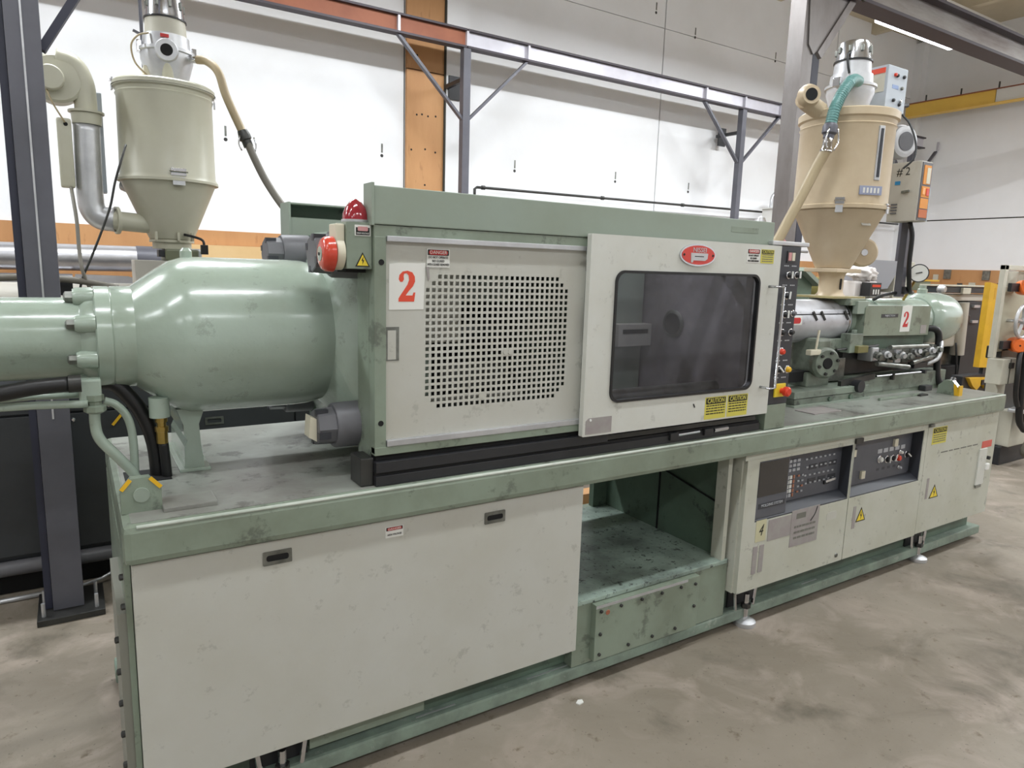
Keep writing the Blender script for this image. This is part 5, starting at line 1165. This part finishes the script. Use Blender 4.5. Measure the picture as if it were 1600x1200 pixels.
for v in bm_.verts:
    d = 1+0.45*noise.noise(v.co*2.3)+0.12*noise.noise(v.co*7)
    v.co = Vector((7.10+v.co.x*0.20*d, 4.30+v.co.y*0.10*d, 1.655+v.co.z*0.085*d))
    if v.co.x > 7.15: v.co.z -= (v.co.x-7.15)*0.25
mb = MB(); mb._join(bm_, True); mb.build('bag', BAG, t)
t = thing('parts_shelf', (8.6, 4.5, 0), 'yellow topped stand with small fittings behind the green motor', 'stand')
MB().box(8.25, 8.98, 4.45, 4.75, 1.59, 1.61).build('yellow_tray', YEL, t)
MB().box(8.32, 8.80, 4.46, 4.70, 1.48, 1.59, 0.005).build('olive_block', mat('olive_casting', (112, 116, 92), 0.45), t)
for x in (8.35, 8.75): MB().box(x, x+0.05, 4.5, 4.55, 0, 1.48).build('leg', BLACKM, t)
# grey clamp machine beyond the green motor
t = thing('press_machine', (8.9, 4.1, 0), 'dark grey greasy press with a vertical steel column beyond the green motor', 'machine')
MB().box(8.12, 9.36, 4.0, 4.2, 1.47, 1.54, 0.004).build('black_beam', BLACKM, t)
MB().box(8.10, 9.38, 3.98, 4.22, 1.545, 1.560).build('cream_rail', BEIGEM, t)
MB().box(8.56, 8.74, 3.97, 4.0, 1.46, 1.53, 0.004).build('cream_block', BEIGEM, t)
MB().lathe([(0, 0.03), (0.02, 0.05), (0.06, 0.05), (0.08, 0.03)], (8.04, 3.99, 1.51), (0, -1, 0), 16).build('grey_knob', ALU, t)
MB().box(8.14, 9.36, 4.05, 4.3, 1.38, 1.455, 0.006).build('grey_plate', GREYBX, t)
MB().box(8.20, 8.95, 4.15, 4.4, 0.55, 1.38, 0.02).build('press_body', MIDST, t)
MB().box(8.10, 8.70, 4.05, 4.15, 0.85, 1.08, 0.02).build('grey_cover', GREYBX, t)
MB().cyl((8.78, 4.05, 0.75), (8.74, 4.05, 1.36), 0.075, 22).build('steel_column', GREYBX, t)
MB().box(8.64, 8.88, 4.0, 4.12, 1.12, 1.22, 0.015).build('column_clamp', DSTEEL, t)
MB().box(8.88, 9.42, 4.05, 4.3, 0.0, 1.37, 0.006).build('dark_door', BLACKM, t)
for z in (1.30, 1.12): MB().box(8.98, 9.12, 4.02, 4.05, z, z+0.03).build('hinge', ALU, t)
MB().box(7.9, 9.0, 4.06, 4.4, 0.0, 0.62, 0.01).build('dark_base', DARK, t)
MB().tube([(8.62, 4.0, 0.9), (8.64, 3.98, 0.7), (8.68, 3.98, 0.45), (8.60, 3.98, 0.3)], 0.012, 8).build('hanging_cable', BLACKM, t)
# yellow guard post and tray
t = thing('safety_post', (8.55, 3.6, 0), 'tall yellow guard post beside the dark grey press at right', 'guard')
MB().prism([(8.33, 1.60), (8.68, 1.56), (8.70, 0.66), (8.33, 0.68)], 0.06, front(3.66)).build('guard_plate', YEL, t)
MB().box(8.44, 8.58, 3.598, 3.602, 1.42, 1.54).build('faded_label', mat('amber_label', (196, 150, 44), 0.5), t)
MB().box(8.48, 8.62, 3.62, 3.66, 0, 0.70).build('post_foot', BLACKM, t)
t = thing('yellow_drip_tray', (8.3, 3.55, 0.5), 'small yellow bracket on a black block near the floor behind the bed end', 'tray')
MB().prism([(8.06, 0.585), (8.60, 0.56), (8.58, 0.46), (8.48, 0.44), (8.42, 0.49), (8.34, 0.49), (8.26, 0.44), (8.16, 0.49)], 0.04, front(3.6)).build('yellow_bracket', YEL, t)
MB().box(8.0, 8.7, 3.6, 3.72, 0.0, 0.60, 0.006).build('black_block', BLACK, t)
MB().box(8.33, 8.43, 3.55, 3.57, 0.49, 0.55, 0.01).build('black_roller', RUBBER, t)
# cream machine with handwheel at the right edge
t = thing('handwheel_machine', (6.9, 2.8, 0), 'cream machine with a spoked handwheel and orange knobs at the right edge', 'machine')
MB().box(6.46, 6.52, 2.70, 2.74, 0.98, 1.745, 0.004).build('corner_post', BEIGEM, t)
MB().box(6.46, 7.6, 2.70, 2.74, 1.705, 1.745, 0.004).build('top_bar', BEIGEM, t)
MB().box(6.82, 7.9, 2.86, 2.88, 1.56, 1.705).build('dark_opening', BLACK, t)
MB().box(6.86, 7.6, 2.76, 2.86, 1.45, 1.70, 0.004).build('inner_block', BEIGEM, t)
MB().box(6.60, 7.6, 2.74, 2.80, 1.02, 1.57, 0.006).build('wheel_panel', mat('warm_cream_panel', (176, 172, 150), 0.5), t)
hw = MB()
R_ = 0.135; c_ = Vector((6.72, 2.62, 1.285))
ringp = [c_+Vector((R_*math.cos(k*PI/18), 0, R_*math.sin(k*PI/18))) for k in range(37)]
w_ = MB().tube(ringp, 0.014, 12, 1).build('handwheel', ALU, t)
for k in range(5):
    a = k*2*PI/5+0.45
    MB().bar(c_+Vector((0.02*math.cos(a), 0, 0.02*math.sin(a))), c_+Vector((R_*math.cos(a), 0, R_*math.sin(a))), 0.016, 0.022, up=(0, 1, 0)).build('spoke', ALU, w_)
MB().lathe([(0, 0.030), (0.03, 0.030), (0.035, 0.022)], (6.72, 2.635, 1.285), (0, -1, 0), 18).build('hub', ALU, w_)
MB().cyl((6.72, 2.61, 1.285), (6.72, 2.80, 1.285), 0.015, 10).build('wheel_shaft', STEEL, w_)
MB().cyl((6.76, 2.60, 1.29), (6.95, 2.56, 1.27), 0.012, 8).build('crank', CHROME, w_)
MB().box(6.86, 7.0, 2.66, 2.70, 1.21, 1.27).build('red_block', RED, t)
for (x, z) in ((6.70, 1.565), (6.70, 1.085)):
    bk = MB().box(x-0.16, x+0.05, 2.67, 2.70, z-0.035, z+0.035, 0.004).build('black_arm', BLACK, t)
    k = MB().lathe([(0, 0.060), (0.06, 0.064), (0.14, 0.060), (0.15, 0.050)], (x+0.10, 2.70, z), (-0.75, -0.65, 0), 26).build('orange_knob', ORANGE, t)
    MB().lathe([(0.150, 0.008), (0.152, 0.006)], (x+0.10, 2.70, z), (-0.75, -0.65, 0), 8).build('knob_screw', DARK, k)
MB().box(6.70, 7.6, 2.74, 2.86, 0.95, 1.06, 0.01).build('dark_shelf', DSTEEL, t)
lb = MB().box(6.56, 6.86, 2.66, 2.78, 0.75, 0.965, 0.006).build('lower_box', BEIGEM, t)
MB().box(6.70, 6.705, 2.655, 2.66, 0.75, 0.965).build('box_seam', SEAM, lb)
MB().box(6.675, 6.735, 2.64, 2.66, 0.885, 0.935, 0.004).build('box_latch', DSTEEL, lb)
MB().box(6.74, 6.87, 2.74, 2.84, 0.60, 0.75, 0.004).build('pedestal', BEIGEM, t)
MB().box(6.86, 7.4, 2.78, 2.9, 0.0, 1.0).build('machine_core', BLACKM, t)
MB().box(6.90, 7.5, 2.66, 2.78, 0.17, 0.49, 0.01).build('base_cover', BEIGEM, t)
MB().box(6.86, 7.5, 2.70, 2.9, 0.0, 0.17, 0.01).build('dark_plinth', BLACK, t)
p_ = MB().obox((6.90, 2.62, 0.515), (0.20, 0.12, 0.035), (0, 0, 0.1), 0.012).build('grey_pedal', ALU, t)
MB().tube([(6.80, 2.62, 1.10), (6.70, 2.60, 1.0), (6.66, 2.58, 0.85), (6.68, 2.58, 0.68), (6.74, 2.58, 0.58), (6.84, 2.60, 0.55)], 0.020, 12).build('black_cable', RUBBER, t)
for i in range(3):
    MB().tube([(6.80+i*0.06, 2.60, 1.12), (6.77+i*0.07, 2.58, 0.95), (6.78+i*0.07, 2.58, 0.7), (6.82+i*0.07, 2.58, 0.45), (6.95+i*0.06, 2.58, 0.34)], 0.028, 12).build('black_cable', RUBBER, t)
MB().tube([(6.98, 2.58, 0.52), (7.05, 2.56, 0.3), (7.02, 2.58, 0.14), (7.15, 2.6, 0.08)], 0.03, 12).build('grey_hose', HOSED, t)
# things near the rear wall, right
t = thing('wall_cabinet', (8.87, 6.9, 2.4), 'small white cabinet with a chrome latch behind the near steel column', 'cabinet')
MB().box(8.70, 9.05, 6.7, 6.93, 2.30, 2.56, 0.004).build('cabinet_body', WHITE, t)
MB().box(8.66, 9.10, 6.68, 6.94, 2.56, 2.575).build('cabinet_lid', WHITE, t)
MB().lathe([(0, 0.02), (0.03, 0.02)], (8.76, 6.70, 2.52), (0, -1, 0), 10).build('latch_knob', MIDST, t)
MB().tube([(8.78, 6.85, 2.57), (8.79, 6.85, 2.72), (8.86, 6.85, 2.80), (9.0, 6.85, 2.79), (9.08, 6.85, 2.70)], 0.022, 10).build('chrome_pipe', ALU, t)
t = thing('sign_card', (2.43, 1.99, 1.742), 'small white card with a faded red oval on the guard top right corner', 'sign')
k = MB().box(2.425, 2.495, 1.955, 1.959, 1.744, 1.800).build('card', PAPER, t)
MB().prism(rrect(2.434, 2.486, 1.776, 1.792, 0.007, 4), 0.0008, front(1.955)).build('faded_oval', mat('faded_orange_ink', (226, 140, 116), 0.5), k)
MB().lathe([(0, 0.003), (0.001, 0.003)], (2.434, 1.955, 1.758), (0, -1, 0), 8).build('rivet', INK, k)
MB().box(2.497, 2.510, 1.95, 1.97, 1.744, 1.785).build('card_holder', IVORY, t)
random.seed(4)
t = thing('wall_clutter', (12.0, 6.0, 1.5), 'row of small tools and papers pinned on the dado at the far right', 'tools')
for i in range(9):
    y = 5.1+i*0.2; z = 1.45+0.2*random.random()
    MB().box(12.64, 12.66, y, y+0.07+0.05*random.random(), z, z+0.06+0.12*random.random()).build('hung_tool', [BEIGEM, BLACKM, MIDST][i % 3], t)
# pebble of debris on the floor
t = thing('debris_chip', (1.51, 1.835, 0), 'small white scrap lying on the bare concrete in front of the machine', 'debris')
MB().prism([(0, 0), (0.022, 0.004), (0.028, 0.02), (0.012, 0.026), (-0.006, 0.014)], 0.004, lambda u, v, w: Vector((1.505+u, 1.825+v, w+0.0002))).build('scrap', PAPER, t)
